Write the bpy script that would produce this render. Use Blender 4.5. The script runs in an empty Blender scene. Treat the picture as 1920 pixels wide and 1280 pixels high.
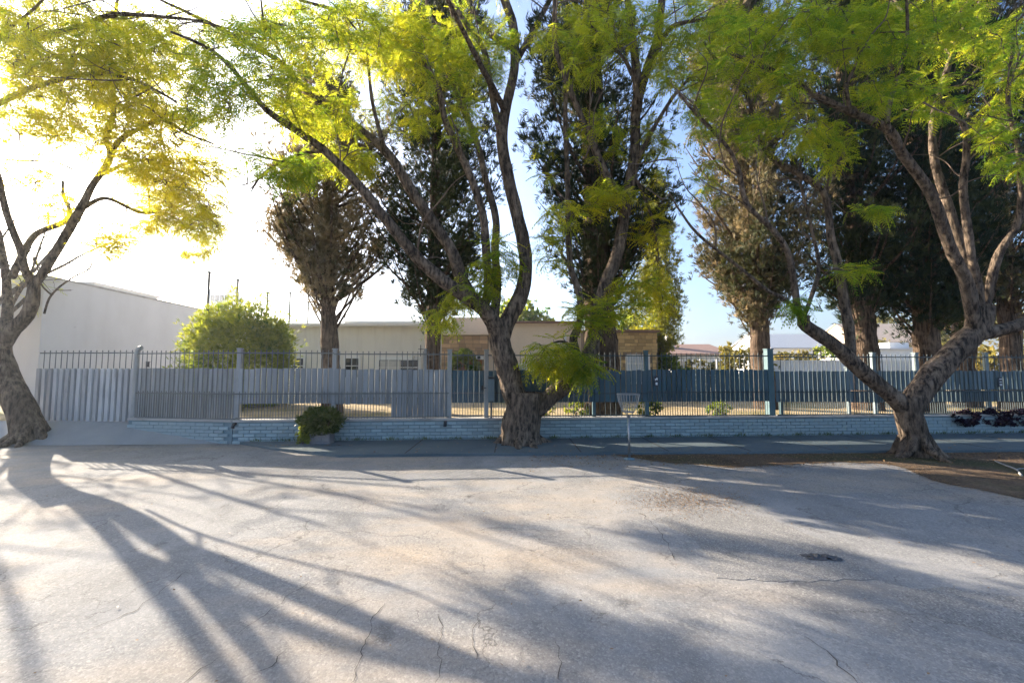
import bpy, math, random
import numpy as np
from mathutils import Vector, Matrix, noise

random.seed(7); rng = np.random.default_rng(7)
sc = bpy.context.scene
R = math.radians
# ------------------------------------------------------------------ camera
EYE = 1.6; F = 800.0; CX, CY = 960.0, 640.0
PITCH = math.atan(54/F)
cam = bpy.data.cameras.new('camera'); cam_o = bpy.data.objects.new('camera', cam)
sc.collection.objects.link(cam_o); sc.camera = cam_o
cam.sensor_width = 36; cam.lens = 36*F/1920; cam.clip_start = .05; cam.clip_end = 3000
cam_o.location = (0, 0, EYE); cam_o.rotation_euler = (R(90)+PITCH, 0, 0)
# ------------------------------------------------------------------ sky, sun, exposure
SUN_AZ = R(-54.5); SUN_EL = R(20.3)
sunv = Vector((math.sin(SUN_AZ)*math.cos(SUN_EL), math.cos(SUN_AZ)*math.cos(SUN_EL), math.sin(SUN_EL)))
w = bpy.data.worlds.new('World'); sc.world = w; w.use_nodes = True
nt = w.node_tree; sky = nt.nodes.new('ShaderNodeTexSky'); sky.sky_type = 'NISHITA'
sky.sun_disc = False; sky.sun_elevation = SUN_EL; sky.sun_rotation = SUN_AZ
sky.air_density = .9; sky.dust_density = 4.2; sky.ozone_density = 4.0
nt.links.new(sky.outputs[0], nt.nodes['Background'].inputs[0]); nt.nodes['Background'].inputs[1].default_value = .105
sl = bpy.data.lights.new('sun', 'SUN'); sl.energy = 5.0; sl.angle = R(.35); sl.color = (1, .875, .71)
so = bpy.data.objects.new('sun', sl); sc.collection.objects.link(so)
so.rotation_euler = (-sunv).to_track_quat('-Z', 'Y').to_euler(); so.location = sunv*60
sc.view_settings.view_transform = 'Standard'; sc.view_settings.look = 'None'
sc.view_settings.exposure = 2.12; sc.view_settings.gamma = 1; sc.view_settings.use_curve_mapping = False
sc.render.engine = 'CYCLES'; sc.cycles.use_denoising = True; sc.cycles.use_adaptive_sampling = True; sc.cycles.adaptive_threshold = .02
sc.cycles.max_bounces = 6; sc.cycles.diffuse_bounces = 5; sc.cycles.transmission_bounces = 6; sc.cycles.transparent_max_bounces = 8

# ------------------------------------------------------------------ helpers
def P(px, py, Y):
    "point of the place seen at photo pixel (px,py) at distance Y in front"
    a = (px-CX)/F; b = (CY-py)/F
    dy = math.cos(PITCH)-b*math.sin(PITCH); dz = math.sin(PITCH)+b*math.cos(PITCH)
    return Vector((a/dy*Y, Y, EYE+dz/dy*Y))
def G(px, py, h=0.0):
    "point of the ground (height h) seen at photo pixel"
    b = (CY-py)/F
    dy = math.cos(PITCH)-b*math.sin(PITCH); dz = math.sin(PITCH)+b*math.cos(PITCH)
    return P(px, py, (h-EYE)*dy/dz)
C = sc.collection
def tag(o, label=None, cat=None, group=None, kind=None):
    if label: o['label'] = label
    if cat: o['category'] = cat
    if group: o['group'] = group
    if kind: o['kind'] = kind
    return o
def empty(name, loc=(0,0,0), rz=0):
    o = bpy.data.objects.new(name, None); C.objects.link(o); o.location = loc; o.rotation_euler = (0,0,rz)
    o.empty_display_size = .2
    return o
def obj(name, me, parent=None, loc=None, rz=None):
    o = bpy.data.objects.new(name, me); C.objects.link(o)
    if parent is not None: o.parent = parent
    if loc is not None: o.location = loc
    if rz is not None: o.rotation_euler = (0,0,rz)
    return o
class MB:
    def __init__(s): s.v = []; s.f = []
    def box(s, x0,x1,y0,y1,z0,z1):
        b = len(s.v)
        s.v += [(x0,y0,z0),(x1,y0,z0),(x1,y1,z0),(x0,y1,z0),(x0,y0,z1),(x1,y0,z1),(x1,y1,z1),(x0,y1,z1)]
        s.f += [tuple(b+i for i in q) for q in ((0,3,2,1),(4,5,6,7),(0,1,5,4),(1,2,6,5),(2,3,7,6),(3,0,4,7))]
        return s
    def poly(s, pts):
        b = len(s.v); s.v += [tuple(p) for p in pts]; s.f.append(tuple(range(b, b+len(pts)))); return s
    def prism(s, pts, z0, z1):
        n = len(pts); b = len(s.v)
        s.v += [(p[0],p[1],z0) for p in pts]+[(p[0],p[1],z1) for p in pts]
        s.f.append(tuple(b+i for i in reversed(range(n)))); s.f.append(tuple(b+n+i for i in range(n)))
        for i in range(n):
            j = (i+1)%n; s.f.append((b+i,b+j,b+n+j,b+n+i))
        return s
    def tube(s, pts, r, n=6, cap=True):
        v, f = tube(np.array([tuple(p) for p in pts], float), np.full(len(pts), r) if np.isscalar(r) else np.array(r), n)
        b = len(s.v); s.v += [tuple(q) for q in v]; s.f += [tuple(b+i for i in q) for q in f]
        if cap:
            s.f.append(tuple(b+i for i in reversed(range(n)))); m = b+len(v)-n; s.f.append(tuple(m+i for i in range(n)))
        return s
    def mesh(s, name, mat, smooth=False, bevel=0):
        me = bpy.data.meshes.new(name); me.from_pydata(s.v, [], s.f); me.materials.append(mat)
        if smooth: me.polygons.foreach_set('use_smooth', [True]*len(me.polygons))
        if bevel:
            import bmesh
            bm = bmesh.new(); bm.from_mesh(me)
            bmesh.ops.bevel(bm, geom=bm.edges[:], offset=bevel, segments=1, affect='EDGES'); bm.to_mesh(me); bm.free()
        me.update(); return me
    def build(s, name, mat, parent=None, smooth=False, bevel=0, loc=None):
        return obj(name, s.mesh(name, mat, smooth, bevel), parent, loc)
def tube(p, r, n):
    m = len(p); t = np.gradient(p, axis=0); t /= np.linalg.norm(t, axis=1)[:,None]+1e-9
    u = np.cross(t[0], [0,0,1.]) if abs(t[0][2]) < .9 else np.cross(t[0], [1.,0,0])
    U = np.zeros((m,3)); 
    for i in range(m):
        u = u-t[i]*np.dot(u,t[i]); u /= np.linalg.norm(u)+1e-9; U[i] = u
    V = np.cross(t, U); a = np.arange(n)/n*2*math.pi
    v = p[:,None,:]+r[:,None,None]*(np.cos(a)[None,:,None]*U[:,None,:]+np.sin(a)[None,:,None]*V[:,None,:])
    i = np.arange(m-1)[:,None]*n; j = np.arange(n)[None,:]; k = (np.arange(n)+1)[None,:]%n
    f = np.stack([i+j, i+k, i+n+k, i+n+j], -1).reshape(-1,4)
    return v.reshape(-1,3), f
def np_mesh(name, verts, quads, mat, smooth=False, tint=None):
    me = bpy.data.meshes.new(name); verts = np.asarray(verts, np.float32); quads = np.asarray(quads, np.int32)
    me.vertices.add(len(verts)); me.vertices.foreach_set('co', verts.ravel())
    me.loops.add(quads.size); me.loops.foreach_set('vertex_index', quads.ravel())
    me.polygons.add(len(quads)); me.polygons.foreach_set('loop_start', np.arange(len(quads), dtype=np.int32)*4)
    if smooth: me.polygons.foreach_set('use_smooth', np.ones(len(quads), bool))
    if tint is not None:
        at = me.attributes.new('tint', 'FLOAT', 'POINT'); at.data.foreach_set('value', np.asarray(tint, np.float32))
    me.materials.append(mat); me.update(calc_edges=True); return me
def spline(pts, step):
    "Catmull-Rom through pts (n,k) resampled"
    pts = np.array(pts, float); out = []
    for i in range(len(pts)-1):
        p0 = pts[max(i-1,0)]; p1 = pts[i]; p2 = pts[i+1]; p3 = pts[min(i+2,len(pts)-1)]
        n = max(2, int(np.linalg.norm(p2[:3]-p1[:3])/step))
        for t in np.arange(n)/n:
            out.append(.5*((2*p1)+(p2-p0)*t+(2*p0-5*p1+4*p2-p3)*t*t+(3*p1-p0-3*p2+p3)*t**3))
    out.append(pts[-1]); return np.array(out)

# ------------------------------------------------------------------ materials
class NT:
    def __init__(s, name):
        s.m = bpy.data.materials.new(name); s.m.use_nodes = True; s.t = s.m.node_tree; s.n = s.t.nodes; s.b = s.n['Principled BSDF']
    def add(s, ty, **kw):
        x = s.n.new(ty)
        for k, v in kw.items():
            if k.startswith('i_'): x.inputs[k[2:].replace('_',' ')].default_value = v
            else: setattr(x, k, v)
        return x
    def l(s, a, b): s.t.links.new(a, b)
    def co(s, kind='Object'): 
        if not hasattr(s, '_c'): s._c = s.add('ShaderNodeTexCoord')
        return s._c.outputs[kind]
    def map(s, scale, kind='Object', loc=(0,0,0)):
        m = s.add('ShaderNodeMapping'); m.inputs['Scale'].default_value = scale; m.inputs['Location'].default_value = loc; s.l(s.co(kind), m.inputs[0]); return m.outputs[0]
    def noise(s, scale, detail=4, rough=.55, vec=None, dist=0):
        x = s.add('ShaderNodeTexNoise', i_Scale=scale, i_Detail=detail, i_Roughness=rough, i_Distortion=dist); s.l(vec or s.co(), x.inputs['Vector']); return x.outputs[0]
    def ramp(s, fac, stops):
        r = s.add('ShaderNodeValToRGB'); e = r.color_ramp.elements
        while len(e) < len(stops): e.new(.5)
        for el, (p, c) in zip(e, stops):
            el.position = p; el.color = (*c, 1) if not np.isscalar(c) else (c,c,c,1)
        s.l(fac, r.inputs[0]); return r.outputs[0]
    def mix(s, fac, a, b, mode='MIX'):
        x = s.add('ShaderNodeMix', data_type='RGBA', blend_type=mode)
        for i, v in ((0,fac),(6,a),(7,b)):
            if hasattr(v, 'links'): s.l(v, x.inputs[i])
            else: x.inputs[i].default_value = v if np.isscalar(v) else (*v, 1)
        return x.outputs[2]
    def math(s, op, a, b=0.0):
        x = s.add('ShaderNodeMath', operation=op)
        for i, v in ((0,a),(1,b)):
            if hasattr(v, 'links'): s.l(v, x.inputs[i])
            else: x.inputs[i].default_value = v
        return x.outputs[0]
    def base(s, c):
        if hasattr(c, 'links'): s.l(c, s.b.inputs['Base Color'])
        else: s.b.inputs['Base Color'].default_value = (*c, 1)
    def bump(s, h, strength=.4, dist=.02):
        x = s.add('ShaderNodeBump', i_Strength=strength, i_Distance=dist); s.l(h, x.inputs['Height']); s.l(x.outputs[0], s.b.inputs['Normal'])
    def rough(s, v, spec=.3):
        s.b.inputs['Roughness'].default_value = v; s.b.inputs['Specular IOR Level'].default_value = spec
def plain(name, col, rough=.7, var=.25, scale=6, bump=.15, spec=.3, metal=0):
    t = NT(name); n = t.noise(scale, 5); n2 = t.noise(scale*9, 4)
    c = t.mix(n, tuple(x*(1-var) for x in col), tuple(min(1,x*(1+var)) for x in col))
    c = t.mix(t.math('MULTIPLY', n2, .35), c, tuple(x*.6 for x in col)); t.base(c); t.bump(n2, bump, .01); t.rough(rough, spec)
    t.b.inputs['Metallic'].default_value = metal
    return t.m
def slatmat(name, col):
    t = NT(name); oi = t.add('ShaderNodeObjectInfo'); tc = t.add('ShaderNodeNewGeometry')
    mp = t.add('ShaderNodeMapping'); mp.inputs['Scale'].default_value = (9,9,1.1); t.l(tc.outputs['Position'], mp.inputs[0]); n = t.noise(1.0, 6, .65, mp.outputs[0])
    mq = t.add('ShaderNodeMapping'); mq.inputs['Scale'].default_value = (.9,.9,1.6); t.l(tc.outputs['Position'], mq.inputs[0]); b_ = t.noise(1.0, 4, .6, mq.outputs[0])
    c = t.mix(oi.outputs['Random'], tuple(x*.78 for x in col), tuple(x*1.22 for x in col)); c = t.mix(t.ramp(b_, [(.4,0.0),(.7,.45)]), c, tuple(min(1,x*.55+.09) for x in col))
    c = t.mix(t.ramp(n, [(.52,0.0),(.68,.55)]), c, tuple(x*.45 for x in col)); c = t.mix(t.ramp(n, [(.68,0.0),(.76,.5)]), c, (.16,.085,.05)); t.base(c); t.bump(n, .15, .004); t.rough(.6,.3); return t.m
def varied(name, col, amt=.25, rough=.75, bump=.3, scale=25):
    "per-object value shift for pieces"
    t = NT(name); oi = t.add('ShaderNodeObjectInfo'); n = t.noise(scale, 5)
    c = t.mix(oi.outputs['Random'], tuple(x*(1-amt) for x in col), tuple(min(1,x*(1+amt)) for x in col))
    c = t.mix(t.math('MULTIPLY', n, .5), c, tuple(x*.65 for x in col)); t.base(c); t.bump(n, bump, .006); t.rough(rough, .25); return t.m

def leafmat(name, c0, c1, t0, t1, trans=.5, rough=.5):
    t = NT(name); a = t.add('ShaderNodeAttribute', attribute_name='tint')
    f = a.outputs['Fac']
    base = t.mix(f, c0, c1); tr = t.mix(f, t0, t1)
    t.base(base); t.rough(rough, .25)
    x = t.add('ShaderNodeBsdfTranslucent'); t.l(tr, x.inputs[0])
    m = t.add('ShaderNodeMixShader'); m.inputs[0].default_value = trans
    t.l(t.b.outputs[0], m.inputs[1]); t.l(x.outputs[0], m.inputs[2]); t.l(m.outputs[0], t.n['Material Output'].inputs[0]); return t.m

M = {}
def stained(name, col, grime, amt=.5, sc_=(3,3,.35)):
    t = NT(name); oi = t.add('ShaderNodeObjectInfo'); n = t.noise(1.0, 6, .65, t.map(sc_)); b_ = t.noise(.5, 5, .6); f = t.noise(40, 4)
    c = t.mix(t.ramp(b_, [(.35,0.0),(.7,.5)]), col, tuple(x*.82 for x in col)); c = t.mix(t.ramp(n, [(.48,0.0),(.72,amt)]), c, grime)
    c = t.mix(t.math('MULTIPLY', f, .25), c, tuple(x*.7 for x in col)); t.base(c); t.bump(f, .2, .006); t.rough(.9,.15); return t.m
def mk_ground():
    t = NT('worn_road'); v = t.co()
    big = t.noise(.22, 4, .6, v); mid = t.noise(1.4, 6, .65, v); fine = t.noise(48, 4, .75, v); grit = t.noise(120, 3, .75, v)
    c = t.ramp(big, [(.30,(.185,.185,.186)),(.5,(.25,.249,.247)),(.7,(.32,.315,.308))])
    c = t.mix(t.ramp(mid, [(.35,0.0),(.62,.6)]), c, (.165,.166,.167))
    pa = t.add('ShaderNodeTexVoronoi', feature='SMOOTH_F1', i_Scale=.42, i_Smoothness=.25); t.l(t.map((1,.6,1), loc=(2.3,4.1,0)), pa.inputs['Vector'])
    c = t.mix(t.ramp(pa.outputs['Color'], [(.45,0.0),(.6,.32)]), c, (.165,.162,.158))
    dust = t.noise(.5, 5, .65, t.map((.55,1.2,1), loc=(3.1,1.7,0)))
    c = t.mix(t.ramp(dust, [(.48,0.0),(.68,.6)]), c, (.42,.325,.225))
    st_ = t.noise(.9, 6, .7, t.map((1.0,.45,1), loc=(7,2,0))); c = t.mix(t.ramp(st_, [(.5,0.0),(.66,.5)]), c, (.135,.13,.125))
    oil = t.noise(2.4, 3, .5, t.map((1,1,1), loc=(11,5,0))); c = t.mix(t.ramp(oil, [(.66,0.0),(.74,.55)]), c, (.075,.072,.07))
    def stones(scale):
        x = t.add('ShaderNodeTexVoronoi', feature='F1', i_Scale=scale, i_Randomness=1.0); t.l(v, x.inputs['Vector']); g = t.add('ShaderNodeSeparateColor'); t.l(x.outputs['Color'], g.inputs[0]); return x.outputs['Distance'], g.outputs[0], g.outputs[1]
    d1, r1, q1 = stones(62); d2, r2, q2 = stones(135)
    wear = t.ramp(t.noise(.7, 4, .6, v), [(.35,.35),(.6,1.0)])
    c = t.mix(t.math('MULTIPLY', t.ramp(r1, [(.74,0.0),(.84,.34)]), wear), c, (.095,.092,.088))
    c = t.mix(t.math('MULTIPLY', t.ramp(q1, [(.82,0.0),(.9,.26)]), wear), c, (.52,.49,.44))
    c = t.mix(t.math('MULTIPLY', t.ramp(r2, [(.68,0.0),(.84,.34)]), wear), c, (.12,.116,.11))
    c = t.mix(t.ramp(q2, [(.8,0.0),(.9,.2)]), c, (.50,.47,.43))
    wv = t.add('ShaderNodeVectorMath', operation='ADD'); nz = t.add('ShaderNodeTexNoise', i_Scale=1.6, i_Detail=7, i_Roughness=.65); t.l(v, nz.inputs['Vector'])
    sc_ = t.add('ShaderNodeVectorMath', operation='SCALE'); sc_.inputs[3].default_value = .6; t.l(nz.outputs['Color'], sc_.inputs[0]); t.l(v, wv.inputs[0]); t.l(sc_.outputs[0], wv.inputs[1])
    def cracks(scale, wdt, lo):
        vo = t.add('ShaderNodeTexVoronoi', feature='DISTANCE_TO_EDGE', i_Scale=scale); t.l(wv.outputs[0], vo.inputs['Vector'])
        return t.math('MULTIPLY', t.ramp(vo.outputs[0], [(0.0,1.0),(wdt,0.0)]), t.ramp(t.noise(.8*scale, 3, .5, v), [(lo,0.0),(lo+.1,.75)]))
    ck = t.math('MAXIMUM', cracks(.8,.008,.46), cracks(2.4,.016,.53))
    c = t.mix(ck, c, (.075,.07,.065)); t.base(c)
    h = t.math('ADD', t.math('MULTIPLY', d1, -.55), t.math('MULTIPLY', d2, -.35)); h = t.math('SUBTRACT', h, t.math('MULTIPLY', ck, .8)); h = t.math('ADD', h, t.math('MULTIPLY', mid, .5))
    t.bump(h, .3, .006); t.rough(.93, .1); return t.m
M['road'] = mk_ground()
def mk_patch():
    t = NT('road_patch'); n = t.noise(2.2,5); x = t.add('ShaderNodeTexVoronoi', feature='F1', i_Scale=110.0); t.l(t.co(), x.inputs['Vector']); g = t.add('ShaderNodeSeparateColor'); t.l(x.outputs['Color'], g.inputs[0])
    c = t.ramp(n, [(.3,(.165,.161,.155)),(.7,(.235,.228,.218))]); c = t.mix(t.ramp(g.outputs[0], [(.65,0.0),(.8,.55)]), c, (.10,.098,.095)); c = t.mix(t.ramp(g.outputs[1], [(.75,0.0),(.88,.45)]), c, (.42,.40,.37)); t.base(c); t.bump(x.outputs['Distance'],.4,.005); t.rough(.92,.1); return t.m
M['patch'] = mk_patch()
def mk_earth():
    t = NT('bare_earth'); n = t.noise(1.1,6,.65); f = t.noise(26,5,.7); g = t.noise(.7,3,.5)
    c = t.ramp(n, [(.3,(.085,.058,.038)),(.55,(.15,.105,.07)),(.75,(.22,.16,.105))]); c = t.mix(t.ramp(g,[(.5,0.0),(.66,.6)]), c, (.07,.085,.03))
    c = t.mix(t.ramp(f,[(.35,.7),(.55,0.0)]), c, (.05,.036,.025)); t.base(c); t.bump(t.math('ADD', f, n), .9, .04); t.rough(.95,.1); return t.m
M['earth'] = mk_earth()
def mk_walk():
    t = NT('pavement_concrete'); n = t.noise(.9,5); f = t.noise(60,3,.7)
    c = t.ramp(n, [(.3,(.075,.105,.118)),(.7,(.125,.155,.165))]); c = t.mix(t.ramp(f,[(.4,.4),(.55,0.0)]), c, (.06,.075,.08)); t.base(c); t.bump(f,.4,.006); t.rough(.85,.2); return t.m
M['walk'] = mk_walk()
M['ramp'] = plain('ramp_concrete', (.26,.27,.275), .9, .2, 2)
def mk_lawn():
    t = NT('dry_garden_ground'); n = t.noise(.45,5,.6); f = t.noise(30,4,.7)
    c = t.ramp(n, [(.35,(.16,.15,.055)),(.5,(.36,.27,.15)),(.68,(.46,.36,.235))]); c = t.mix(t.ramp(f,[(.35,.6),(.55,0.0)]), c, (.12,.1,.045)); t.base(c); t.bump(f,.8,.03); t.rough(.95,.1); return t.m
M['lawn'] = mk_lawn()
def mk_bark(name, a, b, c3, sc=(17,17,4.2)):
    t = NT(name); n = t.noise(1.0, 6, .7, t.map(sc)); big = t.noise(1.6, 4); li = t.noise(5, 5, .6)
    c = t.ramp(n, [(.40,tuple(x*.6 for x in a)),(.5,b),(.62,c3)]); c = t.mix(t.ramp(li,[(.52,0.0),(.68,.55)]), c, tuple(x*1.35 for x in c3)); c = t.mix(t.ramp(big,[(.4,.45),(.6,0.0)]), c, a)
    t.base(c); t.bump(n, 1.0, .09); t.rough(.95,.1); return t.m
M['bark'] = mk_bark('jacaranda_bark', (.05,.039,.031), (.145,.108,.08), (.28,.21,.15))
M['cybark'] = mk_bark('cypress_bark', (.05,.035,.026), (.12,.082,.058), (.21,.15,.105), (22,22,2.0))
M['twig'] = plain('twig_bark', (.13,.095,.07), .9)
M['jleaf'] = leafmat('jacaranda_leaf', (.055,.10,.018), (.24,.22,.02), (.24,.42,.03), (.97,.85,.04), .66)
M['cyleaf'] = leafmat('cypress_leaf', (.012,.028,.013), (.075,.085,.028), (.014,.03,.008), (.10,.10,.025), .25, .7)
M['cybrown'] = leafmat('cypress_brown_leaf', (.045,.055,.02), (.30,.225,.13), (.06,.065,.02), (.32,.23,.11), .3, .7)
M['cyyel'] = leafmat('yellow_conifer_leaf', (.09,.12,.015), (.2,.19,.02), (.2,.24,.015), (.45,.4,.03), .45, .6)
M['hedge'] = leafmat('hedge_leaf', (.04,.085,.012), (.19,.22,.035), (.10,.2,.015), (.5,.5,.04), .48)
M['bush'] = leafmat('planter_leaf', (.03,.06,.01), (.10,.13,.025), (.05,.1,.01), (.2,.22,.03), .35)
M['dry'] = leafmat('dry_bush_leaf', (.12,.12,.03), (.30,.24,.07), (.2,.2,.04), (.45,.34,.07), .4)
M['purple'] = leafmat('purple_leaf', (.012,.007,.016), (.04,.02,.04), (.015,.006,.015), (.05,.015,.04), .2)
M['litter'] = leafmat('fallen_leaf', (.11,.06,.03), (.30,.18,.08), (.1,.06,.03), (.3,.2,.08), .2)
M['brickpaint'] = varied('painted_brick', (.31,.39,.40), .20, .8, .5, 14)
M['mortar'] = plain('painted_mortar', (.16,.23,.255), .9)
M['cope'] = stained('wall_coping', (.40,.38,.35), (.16,.15,.135), .7, (2,2,2))
M['slat_glare'] = slatmat('slat_paint_glare_tone', (.25,.265,.27))  # same green-grey paint as the other runs; sun glare put into the colour
M['slat_green'] = slatmat('green_slat_paint', (.042,.092,.118))  # darker tone of that one fence paint
M['slat_pale'] = slatmat('pale_slat_paint', (.105,.155,.175))  # paler tone of that one fence paint
M['gate'] = slatmat('gate_slat_paint', (.40,.405,.40))
M['bar_grey'] = plain('grey_bar_paint', (.13,.14,.14), .55)
M['bar_dark'] = plain('dark_bar_paint', (.05,.07,.075), .55)
M['post_grey'] = plain('grey_post_paint', (.29,.295,.285), .6)
M['post_green'] = plain('green_post_paint', (.075,.135,.15), .6)
M['post_teal'] = plain('teal_grey_post_paint', (.19,.235,.24), .6)
M['plaster'] = stained('white_plaster', (.66,.635,.60), (.52,.49,.45), .4, (1.2,1.2,.5))
M['house_grey'] = stained('grey_beige_plaster', (.80,.76,.69), (.55,.5,.43), .45)
M['house_warm'] = plain('warm_beige_plaster', (.84,.69,.53), .9, .06, .9, .1)
M['white'] = plain('white_paint', (.78,.77,.74), .6, .05)
M['dark'] = plain('dark_metal', (.025,.025,.028), .5)
M['iron'] = plain('galvanised_steel', (.28,.29,.30), .4, .15, 20, .05, .5, .8)
M['stone'] = varied('veneer_stone', (.55,.35,.20), .38, .85, .5, 12)
M['stone2'] = varied('veneer_stone_tan', (.58,.41,.20), .34, .85, .5, 12)
M['jointm'] = plain('stone_joint', (.30,.22,.15), .95)
M['wood'] = plain('door_wood', (.33,.12,.035), .5, .3, 3)
M['tile'] = plain('clay_tile', (.27,.17,.13), .8, .3, 8)
M['roofgrey'] = plain('grey_roof_sheet', (.36,.38,.40), .7)
M['peach'] = plain('peach_plaster', (.62,.46,.33), .9)
M['pale'] = plain('pale_blue_plaster', (.52,.55,.60), .9)
M['planter'] = plain('planter_stone', (.2,.185,.185), .9)
M['crack'] = plain('crack_dirt', (.055,.05,.045), .95)
M['scrap'] = plain('scrap_grey', (.07,.07,.075), .8)
M['lamp'] = plain('lamp_white', (.75,.74,.70), .4)
M['plate'] = plain('sign_plate', (.03,.035,.05), .4)
M['curtain'] = plain('curtain_cloth', (.55,.53,.5), .9)
t = NT('window_glass'); t.base((.02,.025,.03)); t.rough(.08,.6); M['glass'] = t.m
t = NT('pale_glass'); t.base((.42,.48,.55)); t.rough(.12,.6); M['paleglass'] = t.m

# ------------------------------------------------------------------ ground
def sheet(name, x0,x1,y0,y1,z,mat):
    o = MB().poly([(x0,y0,z),(x1,y0,z),(x1,y1,z),(x0,y1,z)]).build(name, mat); return tag(o, kind='structure')
def fy(X):       # straight run of the fence
    return 9.5+.0707*(X+6.08)
def fpx(px):     # fence point under a photo column
    a = (px-CX)/F; y = (9.5+.43)/(1-.0707*a); return a*y, y
FX0, FX1 = -6.08, 19.0
B = Vector((-8.72,9.92,0)); Cc = Vector((FX0,9.5,0)); A = Vector((-11.35,10.2,0))
# terrain reaching the horizon
tag(MB().poly([(-900,-900,-.02),(900,-900,-.02),(900,1500,-.02),(-900,1500,-.02)]).build('terrain', M['lawn']), kind='structure')
street = sheet('street', -60,60,-40,11.2,0,M['road'])
# garden behind the wall
g = MB(); g.poly([(-40,10.4,.42),(-8.72,10.05,.42),(FX0,9.62,.40),(FX1,fy(FX1)+.12,.38),(60,14,.38),(60,60,.38),(-40,60,.38)])
garden = tag(g.build('garden_ground', M['lawn']), kind='structure')
g = MB(); g.poly([(-22,9.25,.006),(-9.6,9.22,.006),(-6.1,9.42,.006),(-8.72,10.02,.425),(-22,10.4,.425)])
tag(g.build('driveway_ramp', M['ramp']), kind='structure')
# pavement in slabs
wk = []
def edge_line(X): return 8.2+.035*(X-2)-.02*math.sin(X*1.7)
xs = np.arange(-3.2, 20, .4)
pts_f = [(x, edge_line(x)+random.uniform(-.02,.02)) for x in xs]; pts_b = [(x, fy(x)+.02) for x in reversed(xs)]
pave = tag(MB().prism([(-6.0,9.44)]+[(-4.6,8.6)]+pts_f+pts_b, -.02, .055).build('pavement', M['walk']), kind='structure')
xj = -2.0
while xj < 14:      # expansion joints
    j = MB().box(-.012,.012,-(fy(xj)-edge_line(xj))/2+.05,(fy(xj)-edge_line(xj))/2-.12,0,.0585).build('pavement_joint', M['crack'], pave, loc=(xj, (fy(xj)+edge_line(xj))/2, 0)); xj += 1.62+random.uniform(-.1,.1)
# earth verge
fr = [(1120,848),(1150,853),(1190,859),(1250,867),(1310,872),(1380,875),(1440,873),(1500,869),(1580,867),(1640,868),(1690,876),(1750,901),(1830,917),(1920,936)]
fp = np.array([G(*q) for q in fr]); fp = spline(fp, .12)
fp = spline(fp, .035)
pp = [(x, y+.10*noise.fractal(Vector((x*2.2,y*2,0)),1,2,5)+random.uniform(-.015,.015), .007) for x,y,_ in fp]
pp += [(7.2,5.0,.007),(9,4.8,.007),(13,4.5,.007),(20,4.3,.007)]
bk = [(x, edge_line(x)+.02, .007) for x in np.linspace(20, pp[0][0], 50)]
verge = tag(MB().poly(pp+bk).build('earth_verge', M['earth']), kind='structure')
# repair patches
def patch(pxs, z, mat):
    q = np.array([G(*p) for p in pxs+[pxs[0]]]); q = np.concatenate([np.linspace(q[i],q[i+1],9)[:-1] for i in range(len(q)-1)])
    return tag(MB().prism([(x+random.uniform(-.02,.02), y+random.uniform(-.02,.02)) for x,y,_ in q], .001, z).build('road_patch', mat), kind='structure')
patch([(1225,972),(1300,1008),(1330,1045),(1342,1084),(1480,1090),(1640,1084),(1568,1026),(1440,968),(1330,955)], .003, M['patch'])
patch([(1660,1110),(1760,1100),(1930,1120),(2100,1180),(1930,1210),(1760,1160)], .003, M['patch'])
# cracks in the road
CR = [[(150,1195),(176,1178),(219,1157),(250,1147),(281,1124),(312,1100),(350,1070)],[(440,1195),(488,1159),(539,1120),(582,1089)],[(305,1225),(336,1207)],[(465,1264),(508,1249),(535,1215)],
 [(655,1285),(672,1245),(685,1200),(699,1163),(720,1130)],[(820,1285),(821,1229),(830,1190),(823,1150)],[(892,1240),(885,1194),(897,1160)],[(1053,1280),(1049,1233),(1041,1200)],[(750,1120),(768,1112),(800,1105)],
 [(890,995),(950,990),(1060,996)],[(60,1130),(120,1105),(190,1070)],[(330,1290),(380,1255),(420,1230)],
 [(620,1165),(640,1140),(690,1118)],[(1500,1190),(1560,1230),(1610,1285)],[(1200,960),(1240,1000),(1265,1050)]]
for ci, cr in enumerate(CR):
    q = spline(np.array([G(*p) for p in cr]), .035); n = len(q); L = []; Rr = []
    for i in range(n):
        tdir = q[min(i+1,n-1)]-q[max(i-1,0)]; tdir /= np.linalg.norm(tdir)+1e-9; nn = np.array([-tdir[1],tdir[0],0])
        wob = nn*(noise.noise(Vector((i*.35,ci*7.7,0)))*.035+noise.noise(Vector((i*.9,ci*5.1,3)))*.015); ww = (.001+.0045*abs(noise.noise(Vector((i*.23,ci*3.1,4)))))*min(1,(i+.4)/3,(n-i)/3)
        z = .004
        L.append(tuple(q[i]+wob+nn*ww+[0,0,z])); Rr.append(tuple(q[i]+wob-nn*ww+[0,0,z]))
    m = MB(); m.v = L+Rr; m.f = [(i, n+i, n+i+1, i+1) for i in range(n-1)]
    m.build('crack', M['crack'], street)

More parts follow.
